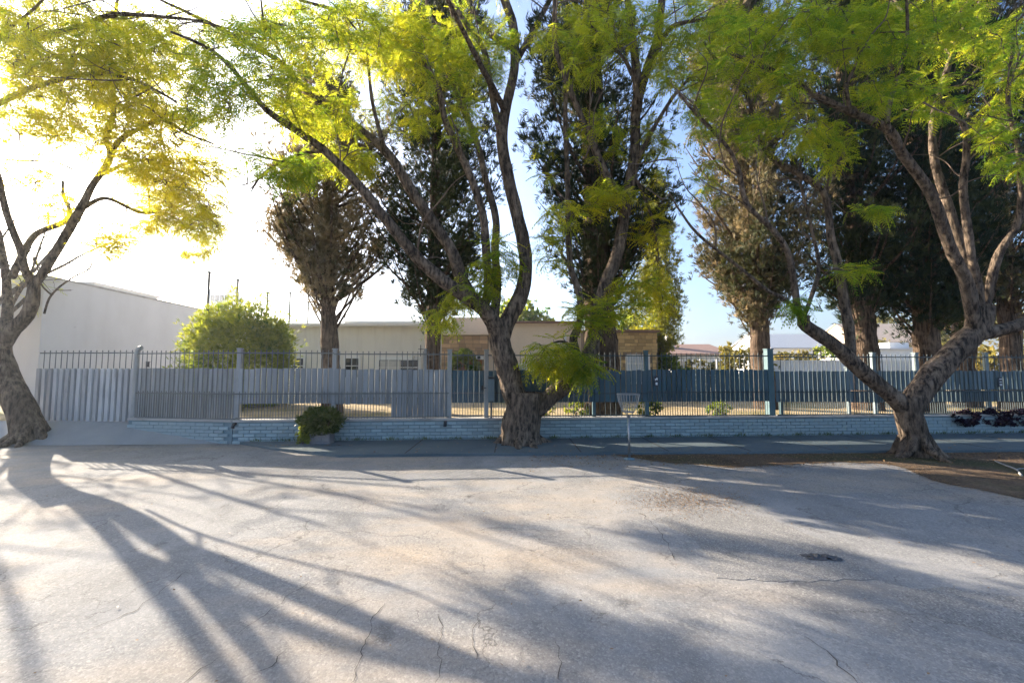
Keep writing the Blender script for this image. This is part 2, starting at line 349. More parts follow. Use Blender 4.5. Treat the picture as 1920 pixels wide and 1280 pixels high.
# ------------------------------------------------------------------ low brick wall
WH = .47
wall = empty('low_brick_wall', (FX0, 9.5, 0))
tag(wall, 'long low wall of pale painted brick carrying the spear topped fence', 'wall')
def P2(o): return o.matrix_basis.inverted() if False else None
wa = math.atan(.0707)
def wall_run(p0, p1, h, base=-.05, top_base=None):
    d = (p1-p0); L = d.length; ang = math.atan2(d.y, d.x)
    return L, ang
bricks = []   # (location, angle) of every brick
bm_ = MB().box(-.112,.112,-.02,.02,-.031,.031).mesh('brick', M['brickpaint'], bevel=.005)
def run(p0, p1, face, h):
    L, ang = wall_run(p0, p1, h); d = (p1-p0).normalized(); nrm = Vector((d.y,-d.x,0))   # towards street
    core = MB().box(0,L,-.10,.13,-.05,h).mesh('core', M['mortar']); o = obj('core', core, wall, p0-wall.location, ang)
    cp = MB().box(0,L,-.135,.16,h+.002,h+.045).mesh('coping', M['cope']); obj('coping', cp, wall, p0-wall.location, ang)
    rows = int((h-.01)/.075)
    for r in range(rows):
        x = .115 if r%2==0 else .235
        while x < L-.11:
            bricks.append((p0+d*x+nrm*(.106+random.uniform(-.004,.004))+Vector((0,0,.035+r*.0755)), ang)); x += .236
run(Cc, Vector((FX1, fy(FX1), 0)), 1, WH)
run(B, Cc-Vector((.0,0,0)), 1, WH)
bricks.sort(key=lambda b: b[0].length)
for loc, ang in bricks[:300]:
    o = obj('brick', bm_, wall, loc-wall.location, ang+random.uniform(-.01,.01))
far = MB()
for loc, ang in bricks[300:]:
    ca, sa = math.cos(ang), math.sin(ang); b0 = len(far.v); far.box(-.112,.112,-.02,.02,-.031,.031)
    for i in range(b0, b0+8):
        x,y,z = far.v[i]; p = loc-wall.location; far.v[i] = (p.x+x*ca-y*sa, p.y+x*sa+y*ca, p.z+z)
tag(far.build('distant_bricks', M['brickpaint'], wall), kind='stuff')
for px in (450, 838):      # drain spouts under the posts
    x, y = fpx(px) if px > 460 else (FX0+.05, 9.5)
    MB().tube([(0,.05,.02),(0,-.16,-.01),(0,-.19,-.09)], .035, 8).build('drain_spout', M['dark'], wall, loc=Vector((x,y,WH-.03))-wall.location)

# ------------------------------------------------------------------ fence
bar_me = {}
def bar_mesh(h, r, mat, tip=True):
    k = (round(h,3), r, mat.name, tip)
    if k not in bar_me:
        m = MB(); n = 4
        z = [0,h-.05,h-.03,h] if tip else [0,h*.5,h*.9,h]
        m.tube([(0,0,q) for q in z], [r,r,r*1.5,.001] if tip else [r]*4, n)
        bar_me[k] = m.mesh('spear', mat)
    return bar_me[k]
slat_me = {}
def slat_mesh(wd, h, mat):
    k = (round(wd,4), round(h,3), mat.name)
    if k not in slat_me:
        # shallow folded sheet slat
        s = MB(); hw = wd/2
        s.v = [(-hw,.004,0),(-hw*.82,-.009,0),(hw*.82,-.009,0),(hw,.004,0),(-hw,.004,h),(-hw*.82,-.009,h),(hw*.82,-.009,h),(hw,.004,h),
               (-hw,.007,0),(hw,.007,0),(-hw,.007,h),(hw,.007,h)]
        s.f = [(0,1,5,4),(1,2,6,5),(2,3,7,6),(9,8,10,11),(8,0,4,10),(3,9,11,7),(4,5,6,7,11,10),(0,8,9,3,2,1)]
        slat_me[k] = s.mesh('slat', mat)
    return slat_me[k]
def bay(par, p0, p1, z0, zb, zt, ztop, smat, bmat, short=True, gap=None, sp=.122, short_top=1.14, jag=0):
    "one bay between two posts; z0 foot of the bars, zb..zt sheet slats, ztop spear tips"
    d = (p1-p0); d.z = 0; L = d.length; ang = math.atan2(d.y, d.x); d.normalize(); nrm = Vector((d.y,-d.x,0))
    n = max(2, round(L/sp)); s = L/n; org = par.location
    for i in range(n):
        c = p0+d*(s*(i+.5))+nrm*.0; zz = zb+random.uniform(-jag,jag)
        zt_ = round(zt+random.uniform(-.012,.008),2); rows = [(zz, zt_)] if not gap else [(zz, gap-.012), (gap+.014, zt_)]
        for a_, b_ in rows:
            o = obj('slat', slat_mesh(s*.93, round(b_-a_,2), smat), par, Vector((c.x,c.y,a_))-org, ang+random.uniform(-.02,.02))
            o.rotation_euler.y = random.uniform(-.004,.004)
        if i:
            q = p0+d*(s*i)+nrm*.03
            o = obj('spear', bar_mesh(ztop-z0, .0085, bmat), par, Vector((q.x,q.y,z0))-org, ang+R(45)); o.rotation_euler.x = random.uniform(-.006,.006)
        if short:
            q = c+nrm*.03
            obj('picket', bar_mesh(short_top-z0, .0075, bmat), par, Vector((q.x,q.y,z0))-org, ang+R(45))
    for zr in (ztop-.075, short_top-.06 if short else (z0+zt)/2, z0+.03):
        m = MB().box(0,L,-.008,.008,-.013,.013); o = m.build('rail', bmat, par); o.location = p0+nrm*.03-org+Vector((0,0,zr)); o.rotation_euler.z = ang
def post(par, x, y, z0, z1, wd, mat, cap=True, rz=wa):
    m = MB().box(-wd/2,wd/2,-wd/2,wd/2,0,z1-z0)
    if cap: m.box(-wd/2-.012,wd/2+.012,-wd/2-.012,wd/2+.012,z1-z0,z1-z0+.025)
    o = m.build('post', mat, par, bevel=.004); o.location = Vector((x,y,z0))-par.location; o.rotation_euler.z = rz; return o
def FP(px): x,y = fpx(px); return Vector((x,y,0))
ZT, ZS = 1.645, 2.06
fl = empty('slat_fence', (FX0,9.5,WH)); tag(fl, 'weathered grey slat fence with spear tips between driveway gate and footgate', 'fence')
bay(fl, B+Vector((.06,0,0)), Cc, .50, .54, ZT, ZS, M['slat_glare'], M['bar_grey'])
bay(fl, Cc, FP(627), .52, .86, ZT, ZS, M['slat_glare'], M['bar_grey'], jag=.006)
bay(fl, FP(627), FP(735), .52, .84, ZT-.02, ZS-.02, M['slat_glare'], M['bar_grey'], jag=.006)
bay(fl, FP(735), FP(843), .52, .55, ZT-.025, ZS-.02, M['slat_glare'], M['bar_grey'], jag=.006)
for px in (448, 627, 797): x,y = fpx(px); post(fl, x, y+.035, .3, 2.07, .085 if px != 797 else .06, M['post_grey'])
gp = MB(); gp.tube([(0,0,0),(0,0,1.70),(.012,0,1.765),(.045,0,1.81),(.10,0,1.82)], [.055]*5, 8); o = gp.build('post', M['post_grey'], fl); o.location = B+Vector((0,0,.3))-fl.location
fm = empty('slat_fence', FP(912)+Vector((0,0,WH))); tag(fm, 'dark green slat fence with spear tips behind the leaning middle tree and wire basket', 'fence')
bay(fm, FP(915), FP(1113), .52, .86, 1.60, 2.02, M['slat_green'], M['bar_dark'])
bay(fm, FP(1113), FP(1212), .52, .86, 1.60, 2.02, M['slat_green'], M['bar_dark'], short=False)
bay(fm, FP(1212), FP(1438), .50, .86, 1.62, 2.02, M['slat_green'], M['bar_dark'])
for px, wd, top in ((1113,.075,1.62),(1212,.085,2.05),(1443,.15,2.10),(1463,.07,.88)):
    x,y = fpx(px); post(fm, x, y+.05, .3, top, wd, M['post_green'])
fr_ = empty('slat_fence', FP(1452)+Vector((0,0,WH))); tag(fr_, 'blue grey slat fence with spear tips behind the forked tree and purple creeper', 'fence')
bay(fr_, FP(1452), FP(1590), .50, .84, 1.585, 2.0, M['slat_pale'], M['bar_dark'])
bay(fr_, FP(1590), FP(1720), .50, .82, 1.585, 2.0, M['slat_pale'], M['bar_dark'], gap=1.10)
bay(fr_, FP(1720), FP(1852), .50, .82, 1.585, 2.0, M['slat_pale'], M['bar_dark'], gap=1.10)
bay(fr_, FP(1852), FP(2150), .50, .82, 1.585, 2.0, M['slat_pale'], M['bar_dark'], gap=1.10)
bay(fr_, FP(2150), Vector((FX1,fy(FX1),0)), .50, .82, 1.585, 2.0, M['slat_pale'], M['bar_dark'], gap=1.10)
for px, wd, top in ((1590,.08,1.66),(1640,.10,2.02),(1720,.11,2.02),(1852,.095,2.03),(2000,.09,2.03),(2150,.09,2.03)):
    x,y = fpx(px); post(fr_, x, y+.06, .3, top, wd*.85, M['post_teal'])
# footgate
fg = empty('footgate', FP(877)+Vector((0,0,WH))); tag(fg, 'narrow blue grey slatted footgate between two posts before the wooden house door', 'gate')
bay(fg, FP(848), FP(908), .54, .86, 1.60, 2.02, M['slat_green'], M['bar_grey'])
for px in (843, 912): x,y = fpx(px); post(fg, x, y+.03, .3, 2.06, .10, M['post_grey'])
m = MB().box(-.02,.02,-.07,-.035,-.05,.05).tube([(0,-.07,0),(.0,-.09,0),(.09,-.09,0)], .009, 6); o = m.build('latch', M['dark'], fg); o.location = FP(905)+Vector((0,0,1.2))-fg.location
# driveway gate
dg = empty('driveway_gate', A+Vector((0,0,.4))); tag(dg, 'wide pale driveway gate of vertical metal slats beside the tall white wall', 'gate')
d = (B-A); L = d.length; n = 17; ang = math.atan2(d.y,d.x); s = L/n; dn = d.normalized(); nr = Vector((dn.y,-dn.x,0))
for i in range(n):
    q = A+dn*(s*(i+.5)); o = obj('slat', slat_mesh(s*.70, ZT-.42, M['gate']), dg, Vector((q.x,q.y,.42))-dg.location, ang); o.scale.y = 2.2
    q = A+dn*(s*i)+nr*.0
    if i: obj('spear', bar_mesh(ZS+.02-.45, .009, M['bar_grey']), dg, Vector((q.x,q.y,.45))-dg.location-nr*.03, ang+R(45))
o = MB().box(0,L,.02,.035,0,ZT-.47).build('back_sheet', M['bar_grey'], dg); o.location = A+Vector((0,0,.44))-dg.location; o.rotation_euler.z = ang
for zr in (ZS-.05, .47):
    o = MB().box(0,L,.0,.018,-.014,.014).build('rail', M['bar_grey'], dg); o.location = A+Vector((0,0,zr))+nr*(-.05)-dg.location; o.rotation_euler.z = ang
# mailbox on the fence
x,y = fpx(922); mbx = empty('mailbox', (x,y-.09,.9)); tag(mbx, 'tall narrow pale steel mailbox with dark slot beside the footgate', 'mailbox')
MB().box(-.075,.075,-.06,.045,.0,.50).build('body', M['slat_pale'], mbx, bevel=.006)
MB().box(-.07,.07,-.063,.04,.505,.545).build('slot', M['dark'], mbx); MB().box(-.08,.08,-.08,.05,.55,.57).build('lid', M['slat_pale'], mbx)
MB().tube([(0,0,-.39),(0,0,0)], .02, 8).build('stem', M['bar_grey'], mbx)
# small notices on the slats
for px, py, lab, dark in ((1228,714,'small dark plate with a white mark on the green slats','a'),(1868,716,'small navy plate with pale lines on the blue grey slats','b')):
    x,y = fpx(px); hh = EYE-(py-694)*y/F
    e = empty('notice_plate', (x,y-.055,hh), wa); tag(e, lab, 'sign')
    MB().box(-.055,.055,0,.006,-.12,.12).build('plate', M['plate'], e)
    if dark == 'a':
        mk = MB(); mk.poly([(-.03,-.002,.0),(.0,-.002,.03),(.03,-.002,.02),(.035,-.002,.07),(.01,-.002,.085),(-.005,-.002,.055),(-.035,-.002,.06)]); mk.poly([(-.02,-.002,-.09),(.03,-.002,-.09),(.03,-.002,-.03),(-.02,-.002,-.03)])
        mk.build('mark', M['white'], e)
    else:
        mk = MB()
        for z in (.07,.0,-.06,-.085): mk.poly([(-.035,-.002,z),(.035,-.002,z),(.035,-.002,z+.015),(-.035,-.002,z+.015)])
        mk.build('mark', M['white'], e)

# ------------------------------------------------------------------ tall building at the left
bl = empty('white_wall_building', (-17.75,16.0,0), .071); tag(bl, 'tall blank white wall building rising beside the pale driveway gate', 'building')
MB().box(-1.5,0,0,15.5,-.05,5.15).build('wall', M['plaster'], bl)
MB().box(-1.53,.03,-.03,15.53,5.152,5.22).build('coping', M['cope'], bl)
m = MB().box(.0,.10,-.05,.05,.04,.26).box(.0,.13,-.07,.07,.262,.285).box(.0,.12,-.06,.06,.01,.038); o = m.build('wall_lantern', M['dark'], bl); o.location = (.0,5.2,1.75)
b2 = empty('far_block', (-27,26,0), .05); tag(b2, 'pale blue grey block showing over the top of the white wall', 'building')
MB().box(-3.2,1.2,0,5,-.02,6.9).build('wall', M['pale'], b2); MB().box(-3.3,1.3,-.1,5.1,6.902,7.05).build('parapet', M['plaster'], b2)
for k in range(3): MB().box(-.5,.5,-.02,.0,-.6,.6).build('window', M['paleglass'], b2, loc=(-2.4+1.5*k,-.01,5.6))
for k, (px, top) in enumerate(((385,505),(440,520),(497,545),(540,545),(575,563),(645,588))):
    X = -12.25; Y = X/((px-CX)/F); Z = EYE+(694-top)*Y/F
    tp = MB().tube([(0,0,0),(0,0,Z-.3)], .045, 8); tp.box(-.06,.06,-.06,.06,Z-.3,Z-.24)
    tag(tp.build('fence_pole', M['dark'], None, loc=(X,Y,.2)), ('first','second','third','fourth','fifth','sixth')[k]+' thin dark pole from the tall white wall in the row beyond the shrub', 'pole', 'dark poles in a row beyond the shrub')
tw = empty('apartment_tower', (-83,120,0)); tag(tw, 'distant pale apartment tower rising above the round green shrub', 'building')
MB().box(-3,3,0,6,-.02,24.5).build('wall', M['pale'], tw); MB().box(-1.6,1.6,1,5,24.5,26.3).build('roof_house', M['plaster'], tw)
wm = MB().box(-.5,.5,-.06,0,-.8,.8).mesh('window', M['glass'])
for r in range(7):
    for k in (-2,-.65,.65,2): obj('window', wm, tw, (k,-.01,4+r*3))

# ------------------------------------------------------------------ house
HY = 19.0
def hx(px): return (px-CX)*HY/F
def hz(py): return EYE+(694-py)*HY/F
hs = empty('bungalow', (0,HY,.38)); tag(hs, 'long low beige bungalow with stone facings behind the fence', 'house')
def hbox(name, px0,px1,z0,z1,y0,y1,mat,par=hs): 
    return MB().box(hx(px0),hx(px1),y0,y1,z0-.38,z1-.38).build(name, mat, par)
hbox('wall', 505, 840, .3, hz(612), 0, 8, M['house_grey']); hbox('cornice', 500, 840, hz(612)+.002, hz(607), -.28, 8, M['house_grey']); hbox('fascia', 640, 838, hz(607)+.002, hz(600), .3, 7.8, M['white'])
hbox('wall', 915, 1090, .3, hz(606), .02, 8, M['house_warm']); hbox('parapet', 842, 918, .3, hz(590), .9, 8.1, M['house_warm']); hbox('tile_edge', 918, 1092, hz(606)+.002, hz(602), -.15, 8, M['tile'])
hbox('porch_core', 832, 916, .3, hz(630), -.62, .88, M['jointm']); hbox('porch_cap', 829, 919, hz(630)+.002, hz(627), -.72, .88, M['house_warm'])
hbox('stone_core', 1090, 1227, .3, hz(624), -.4, 6, M['jointm']); hbox('tile_edge', 1086, 1231, hz(624)+.002, hz(620), -.52, 6, M['tile'])
def veneer(px0,px1,z0,z1,yface,mat,skip):
    z = z0; random.seed(int(px0))
    while z < z1-.06:
        h = random.choice((.11,.14,.17)); h = min(h, z1-z); x = hx(px0)
        while x < hx(px1)-.05:
            wd = min(random.uniform(.16,.42), hx(px1)-x)
            cx, cz = x+wd/2, z+h/2
            if not any(a<cx<b and c<cz<e for a,b,c,e in skip):
                dep = random.uniform(.03,.06)
                o = MB().box(-wd/2+.008,wd/2-.008,-dep,0,-h/2+.008,h/2-.008).build('stone', mat, hs, bevel=.008); o.location = (cx, yface-.001, cz-.38)
            x += wd
        z += h
dz = hz(674)
veneer(832,916,1.45,hz(631),-.62,M['stone'],[(hx(858),hx(909),0,hz(664))])
veneer(1140,1227,1.35,hz(625),-.40,M['stone2'],[(hx(1166),hx(1214),0,hz(664))])
dr = hbox('door', 862, 906, .4, hz(675), -.68, -.64, M['wood'])
for k in range(5): hbox('board', 863.5+k*8.4, 870.8+k*8.4, .42, hz(676), -.70, -.682, M['wood'], dr)
tr = hbox('transom', 858, 909, hz(675)+.01, hz(666), -.67, -.64, M['white'])
for k in range(5): hbox('pane', 863+k*8.6, 868.5+k*8.6, hz(673.5), hz(668.5), -.682, -.672, M['glass'], tr)
def window(px0,px1,py0,bot,yf,glass,nv=2,fr=4,curt=False):
    wn = hbox('window', px0,px1,bot,hz(py0),yf-.06,yf-.003,M['white'])
    hbox('pane', px0+fr,px1-fr,bot+.1,hz(py0+fr),yf-.07,yf-.063,glass,wn)
    for k in range(1,nv): 
        q = px0+fr+(px1-px0-2*fr)*k/nv; hbox('mullion', q-.5,q+.5,bot+.1,hz(py0+fr),yf-.09,yf-.072,M['white'],wn)
    hbox('mullion', px0+fr,px1-fr,hz(py0+fr)-.34,hz(py0+fr)-.31,yf-.088,yf-.073,M['white'],wn)
    if curt: hbox('curtain', px0+fr+1,px0+(px1-px0)*.55,bot+.1,hz(py0+fr+1),yf-.0715,yf-.0705,M['curtain'],wn)
window(533,574,668,1.2,0,M['glass']); window(645,677,668,1.2,0,M['glass']); window(706,790,669,1.0,0,M['glass'],4,6,True); window(966,988,680,1.2,.02,M['paleglass']); window(1168,1212,665,1.0,-.42,M['paleglass'],4,3)
for px in (604, 838, 1060): MB().tube([(0,0,0),(0,0,2.9)], .045, 8).build('downpipe', M['white'], hs, True, loc=(hx(px),-.06,.0))
lt = empty('wall_lamp', (hx(776),HY-.18,hz(668))); tag(lt, 'small white carriage lamp on a bracket above the wide window', 'lamp')
MB().tube([(0,.17,.0),(0,.05,.05),(0,0,.03)], .015, 6).build('bracket', M['white'], lt)
m = MB().tube([(0,0,-.16),(0,0,-.02),(0,0,0),(0,0,.06)], [.05,.085,.10,.01], 8); m.build('lantern', M['lamp'], lt)
cr = MB().box(-.015,.015,-.015,.015,0,.5).box(-.11,.11,-.012,.012,.3,.325); o = cr.build('roof_cross', M['dark'], hs); o.location = (hx(790),-.15,hz(668)-.38)

# ------------------------------------------------------------------ houses beyond the garden at the right
def gable(name, lab, px0,px1,Y,eave,ridge,depth,wm_,rm,wins=(),chim=None,rz=0):
    x0=(px0-CX)*Y/F; x1=(px1-CX)*Y/F; e=EYE+(694-eave)*Y/F; r=EYE+(694-ridge)*Y/F
    h = empty(name, ((x0+x1)/2,Y,.3), rz); tag(h, lab, 'house'); wd=(x1-x0)/2
    MB().box(-wd,wd,0,depth,-.4,e-.3).build('wall', wm_, h)
    m = MB(); o=.3; ez=e-.3; rz_=r-.3; a=[(-wd-o,-o,ez-.05),(wd+o,-o,ez-.05),(wd+o*.2,depth/2,rz_),(-wd-o*.2,depth/2,rz_),(-wd-o,depth+o,ez-.05),(wd+o,depth+o,ez-.05)]
    b=[(q[0],q[1],q[2]-.12) for q in a]; m.v=a+b; m.f=[(0,1,2,3),(3,2,5,4),(6,9,8,7),(9,10,11,8),(0,6,7,1),(4,5,11,10),(0,3,9,6),(3,4,10,9),(1,7,8,2),(2,8,11,5)]
    rf = m.build('roof', rm, h); 
    MB().poly([(-wd,0,ez-.2),(-wd,depth,ez-.2),(-wd,depth/2,rz_-.13)]).build('gable', wm_, h); MB().poly([(wd,0,ez-.2),(wd,depth/2,rz_-.13),(wd,depth,ez-.2)]).build('gable', wm_, h)
    for (wx,wz,ww,wh) in wins:
        wn = MB().box(-ww,ww,-.06,0,-wh,wh).build('window', M['white'], h, loc=(wx,-.002,wz)); MB().box(-ww*.82,ww*.82,-.08,-.062,-wh*.85,wh*.85).build('pane', M['glass'], wn)
        MB().box(-.03,.03,-.10,-.082,-wh*.85,wh*.85).build('mullion', M['white'], wn)
    if chim: MB().box(-.35,.35,-.3,.3,-.6,.9).build('chimney', M['plaster'], rf, loc=(chim,depth*.3,rz_))
    return h
gable('cottage','white cottage with a red brown roof beyond the garden railing',1258,1368,38,662,640,8,M['white'],M['tile'],[(-1.2,1.6,.55,.6),(1.5,1.6,.55,.6)],-1.8)
gable('long_house','long house under a grey sheet roof behind the brown cypress',1448,1585,48,651,619,10,M['white'],M['roofgrey'],[(-2,2,.6,.6),(2,2,.6,.6)])
gable('tall_house','peach coloured house with a pitched roof behind the white outbuilding',1628,1760,46,640,598,9,M['peach'],M['peach'],[(-1.5,3,.5,.7),(1.6,3,.5,.7)])
ob = empty('outbuilding', P(1690,694,30)); ob.location.z = .3; tag(ob, 'white flat roofed outbuilding with one barred window behind the forked tree', 'building')
MB().box(-2.2,3.6,0,5,-.35,2.72).build('wall', M['white'], ob); MB().box(-2.3,3.7,-.1,5.1,2.722,2.86).build('roof', M['plaster'], ob); MB().box(-.2,1.2,.6,2,2.862,3.3).build('roof_box', M['white'], ob)
wn = MB().box(-.55,.55,-.05,0,-.65,.65).build('window', M['peach'], ob, loc=(0,-.002,1.15)); MB().box(-.48,.48,-.07,-.052,-.58,.58).build('pane', M['glass'], wn)
for k in (-.3,-.1,.1,.3): MB().box(k-.015,k+.015,-.09,-.072,-.58,.58).build('bar', M['dark'], wn)
gw = MB().box(-4.2,5.0,-.1,.1,0,1.72).box(-4.25,5.05,-.14,.14,1.722,1.80).build('garden_wall', M['white'], None); gw.location = P(1545,694,24); gw.location.z=.36; tag(gw,'plain white garden wall behind the spear tips left of the outbuilding','wall')
gable('white_house','white house with low grey roof behind the dark row of cypresses',1765,1930,34,668,650,8,M['white'],M['roofgrey'],[(-2,1.5,.6,.5)])
rl = empty('garden_railing', P(1275,694,21)); rl.location.z=.38; tag(rl,'white painted garden railing in front of the cottage','railing')
MB().box(-1.5,1.9,-.03,.03,1.78,1.86).build('top_rail', M['white'], rl); MB().box(-1.5,1.9,-.02,.02,.95,1.0).build('rail', M['white'], rl)
for k in range(5): MB().box(-.035,.035,-.029,.029,0,1.775).build('upright', M['white'], rl, loc=(-1.45+.82*k,0,0))
ar = empty('bracket_arm', P(1446,664,10.45)); tag(ar,'black arm with an open square end reaching from the thick green post','bracket')
MB().box(-.12,1.02,-.015,.015,-.02,.01).build('arm', M['dark'], ar)
MB().box(1.02,1.22,-.015,.015,-.035,-.015).box(1.02,1.22,-.0149,.0149,.075,.095).box(1.02,1.04,-.0151,.0151,-.0149,.0749).box(1.2,1.22,-.0151,.0151,-.0149,.0749).build('square_frame', M['dark'], ar)

# ------------------------------------------------------------------ litter basket
bk_ = empty('litter_basket', G(1180,861)); tag(bk_, 'small open wire litter basket on a thin steel pole at the pavement edge', 'litter basket')
MB().tube([(0,0,-.05),(0,0,.80)], .021, 10).build('pole', M['iron'], bk_, True)
MB().tube([(0,0,.004),(0,0,.02),(0,0,.035)], [.10,.09,.03], 10).build('foot', M['mortar'], bk_)
def ring(r,z,th,n=28): return [(r*math.cos(a),r*math.sin(a),z) for a in np.linspace(0,2*math.pi,n+1)]
MB().tube(ring(.20,1.17,0), .0085, 6, False).build('rim', M['iron'], bk_, True); MB().tube(ring(.10,.85,0), .006, 5, False).build('base_ring', M['iron'], bk_, True); MB().tube(ring(.158,1.02,0), .0045, 5, False).build('hoop', M['iron'], bk_, True)
MB().tube([(0,0,.84),(0,0,.85)], .10, 20).build('base_plate', M['iron'], bk_)
for k in range(22):
    a = k/22*2*math.pi; MB().tube([(.2*math.cos(a),.2*math.sin(a),1.17),(.165*math.cos(a),.165*math.sin(a),1.0),(.1*math.cos(a),.1*math.sin(a),.85)], .0038, 4).build('wire', M['iron'], bk_)
for a in (0,2.1,4.2): MB().tube([(.1*math.cos(a),.1*math.sin(a),.85),(.03*math.cos(a),.03*math.sin(a),.77),(0,0,.68)], .006, 5).build('stay', M['iron'], bk_)

# ------------------------------------------------------------------ foliage tools
def unit(a): return a/(np.linalg.norm(a,axis=-1,keepdims=True)+1e-9)
def place(tv, tf, pos, d, up, size, tint):
    "instances of a leaf template joined in one array; template x forward, y side, z normal"
    n = len(pos); s = unit(np.cross(up, d)); nn = np.cross(d, s)
    v = pos[:,None,:]+size[:,None,None]*(tv[None,:,0,None]*d[:,None,:]+tv[None,:,1,None]*s[:,None,:]+tv[None,:,2,None]*nn[:,None,:])
    f = tf[None]+(np.arange(n)*len(tv))[:,None,None]
    return v.reshape(-1,3), f.reshape(-1,4), np.repeat(tint, len(tv))
def frond(npair=9, droop=.35):
    v = []; f = []
    def q(a,b,c,e): k=len(v); v.extend([a,b,c,e]); f.append((k,k+1,k+2,k+3))
    def cv(x): return -droop*x*x
    for i in range(npair):
        x = .14+.84*i/(npair-1); ln = .30*math.sin(math.pi*(.22+.72*i/(npair-1)))+.05
        for sgn in (-1,1):
            jx = random.uniform(-.02,.02); tx = x+.10+jx; ty = sgn*ln*random.uniform(.55,1.15); wd = .032
            dz_ = cv(x); tz = cv(tx)-ln*random.uniform(.1,.4)
            q((x,0,dz_),((x+tx)/2-wd,ty*.5,(dz_+tz)/2+.01),(tx,ty,tz),((x+tx)/2+wd,ty*.55,(dz_+tz)/2+.01))
    q((0,-.006,0),(0,.006,0),(.5,.005,cv(.5)),(.5,-.005,cv(.5))); q((.5,-.005,cv(.5)),(.5,.005,cv(.5)),(1.02,.002,cv(1.02)),(1.02,-.002,cv(1.02)))
    return np.array(v), np.array(f)
FR = [frond(9,.30), frond(7,.55), frond(10,.12), frond(8,.75)]
def leaf_spray(n=5, spread=.6, w_=.13, z=.3):
    v=[];f=[]
    for i in range(n):
        a = random.uniform(-spread,spread); L = random.uniform(.6,1.0); zz = random.uniform(-z,z)
        d = np.array((math.cos(a),math.sin(a),zz)); s = np.array((-math.sin(a),math.cos(a),random.uniform(-.5,.5))); b = np.array((random.uniform(0,.2),random.uniform(-.1,.1),random.uniform(-.1,.1)))
        k=len(v); v+= [tuple(b),tuple(b+d*L*.5-s*w_),tuple(b+d*L),tuple(b+d*L*.5+s*w_)]; f.append((k,k+1,k+2,k+3))
    return np.array(v), np.array(f)
SP = [leaf_spray(8,.75,.05,.45) for _ in range(4)]; SPT = [leaf_spray(6,.9,.075,.5) for _ in range(3)]; SPL = [leaf_spray(6,1.1,.2,.6) for _ in range(3)]
def scatter(temps, pos, d, up, size, tint):
    V=[];Fq=[];T=[];off=0; ch = rng.integers(0,len(temps),len(pos))
    for k,(tv,tf) in enumerate(temps):
        m = ch==k
        if not m.any(): continue
        v,f,t_ = place(tv,tf,pos[m],d[m],up[m],size[m],tint[m]); V.append(v);Fq.append(f+off);T.append(t_);off+=len(v)
    return np.concatenate(V),np.concatenate(Fq),np.concatenate(T)

def rough_tube(path, sides, amp, freq):
    "limb with uneven bark outline"
    v,f = tube(path[:,:3], path[:,3], sides)
    n = len(path)
    cen = np.repeat(path[:,:3], sides, 0); rad = np.repeat(path[:,3], sides)
    out = np.empty_like(v)
    for i in range(len(v)):
        d = v[i]-cen[i]; p = Vector(v[i]); k = noise.fractal(Vector((p.x*freq,p.y*freq,p.z*freq*.35)),1,2,4)*amp + noise.noise(Vector((p.x*1.7,p.y*1.7,p.z*.9)))*amp*.8
        out[i] = cen[i]+d*(1+k)
    return out, f

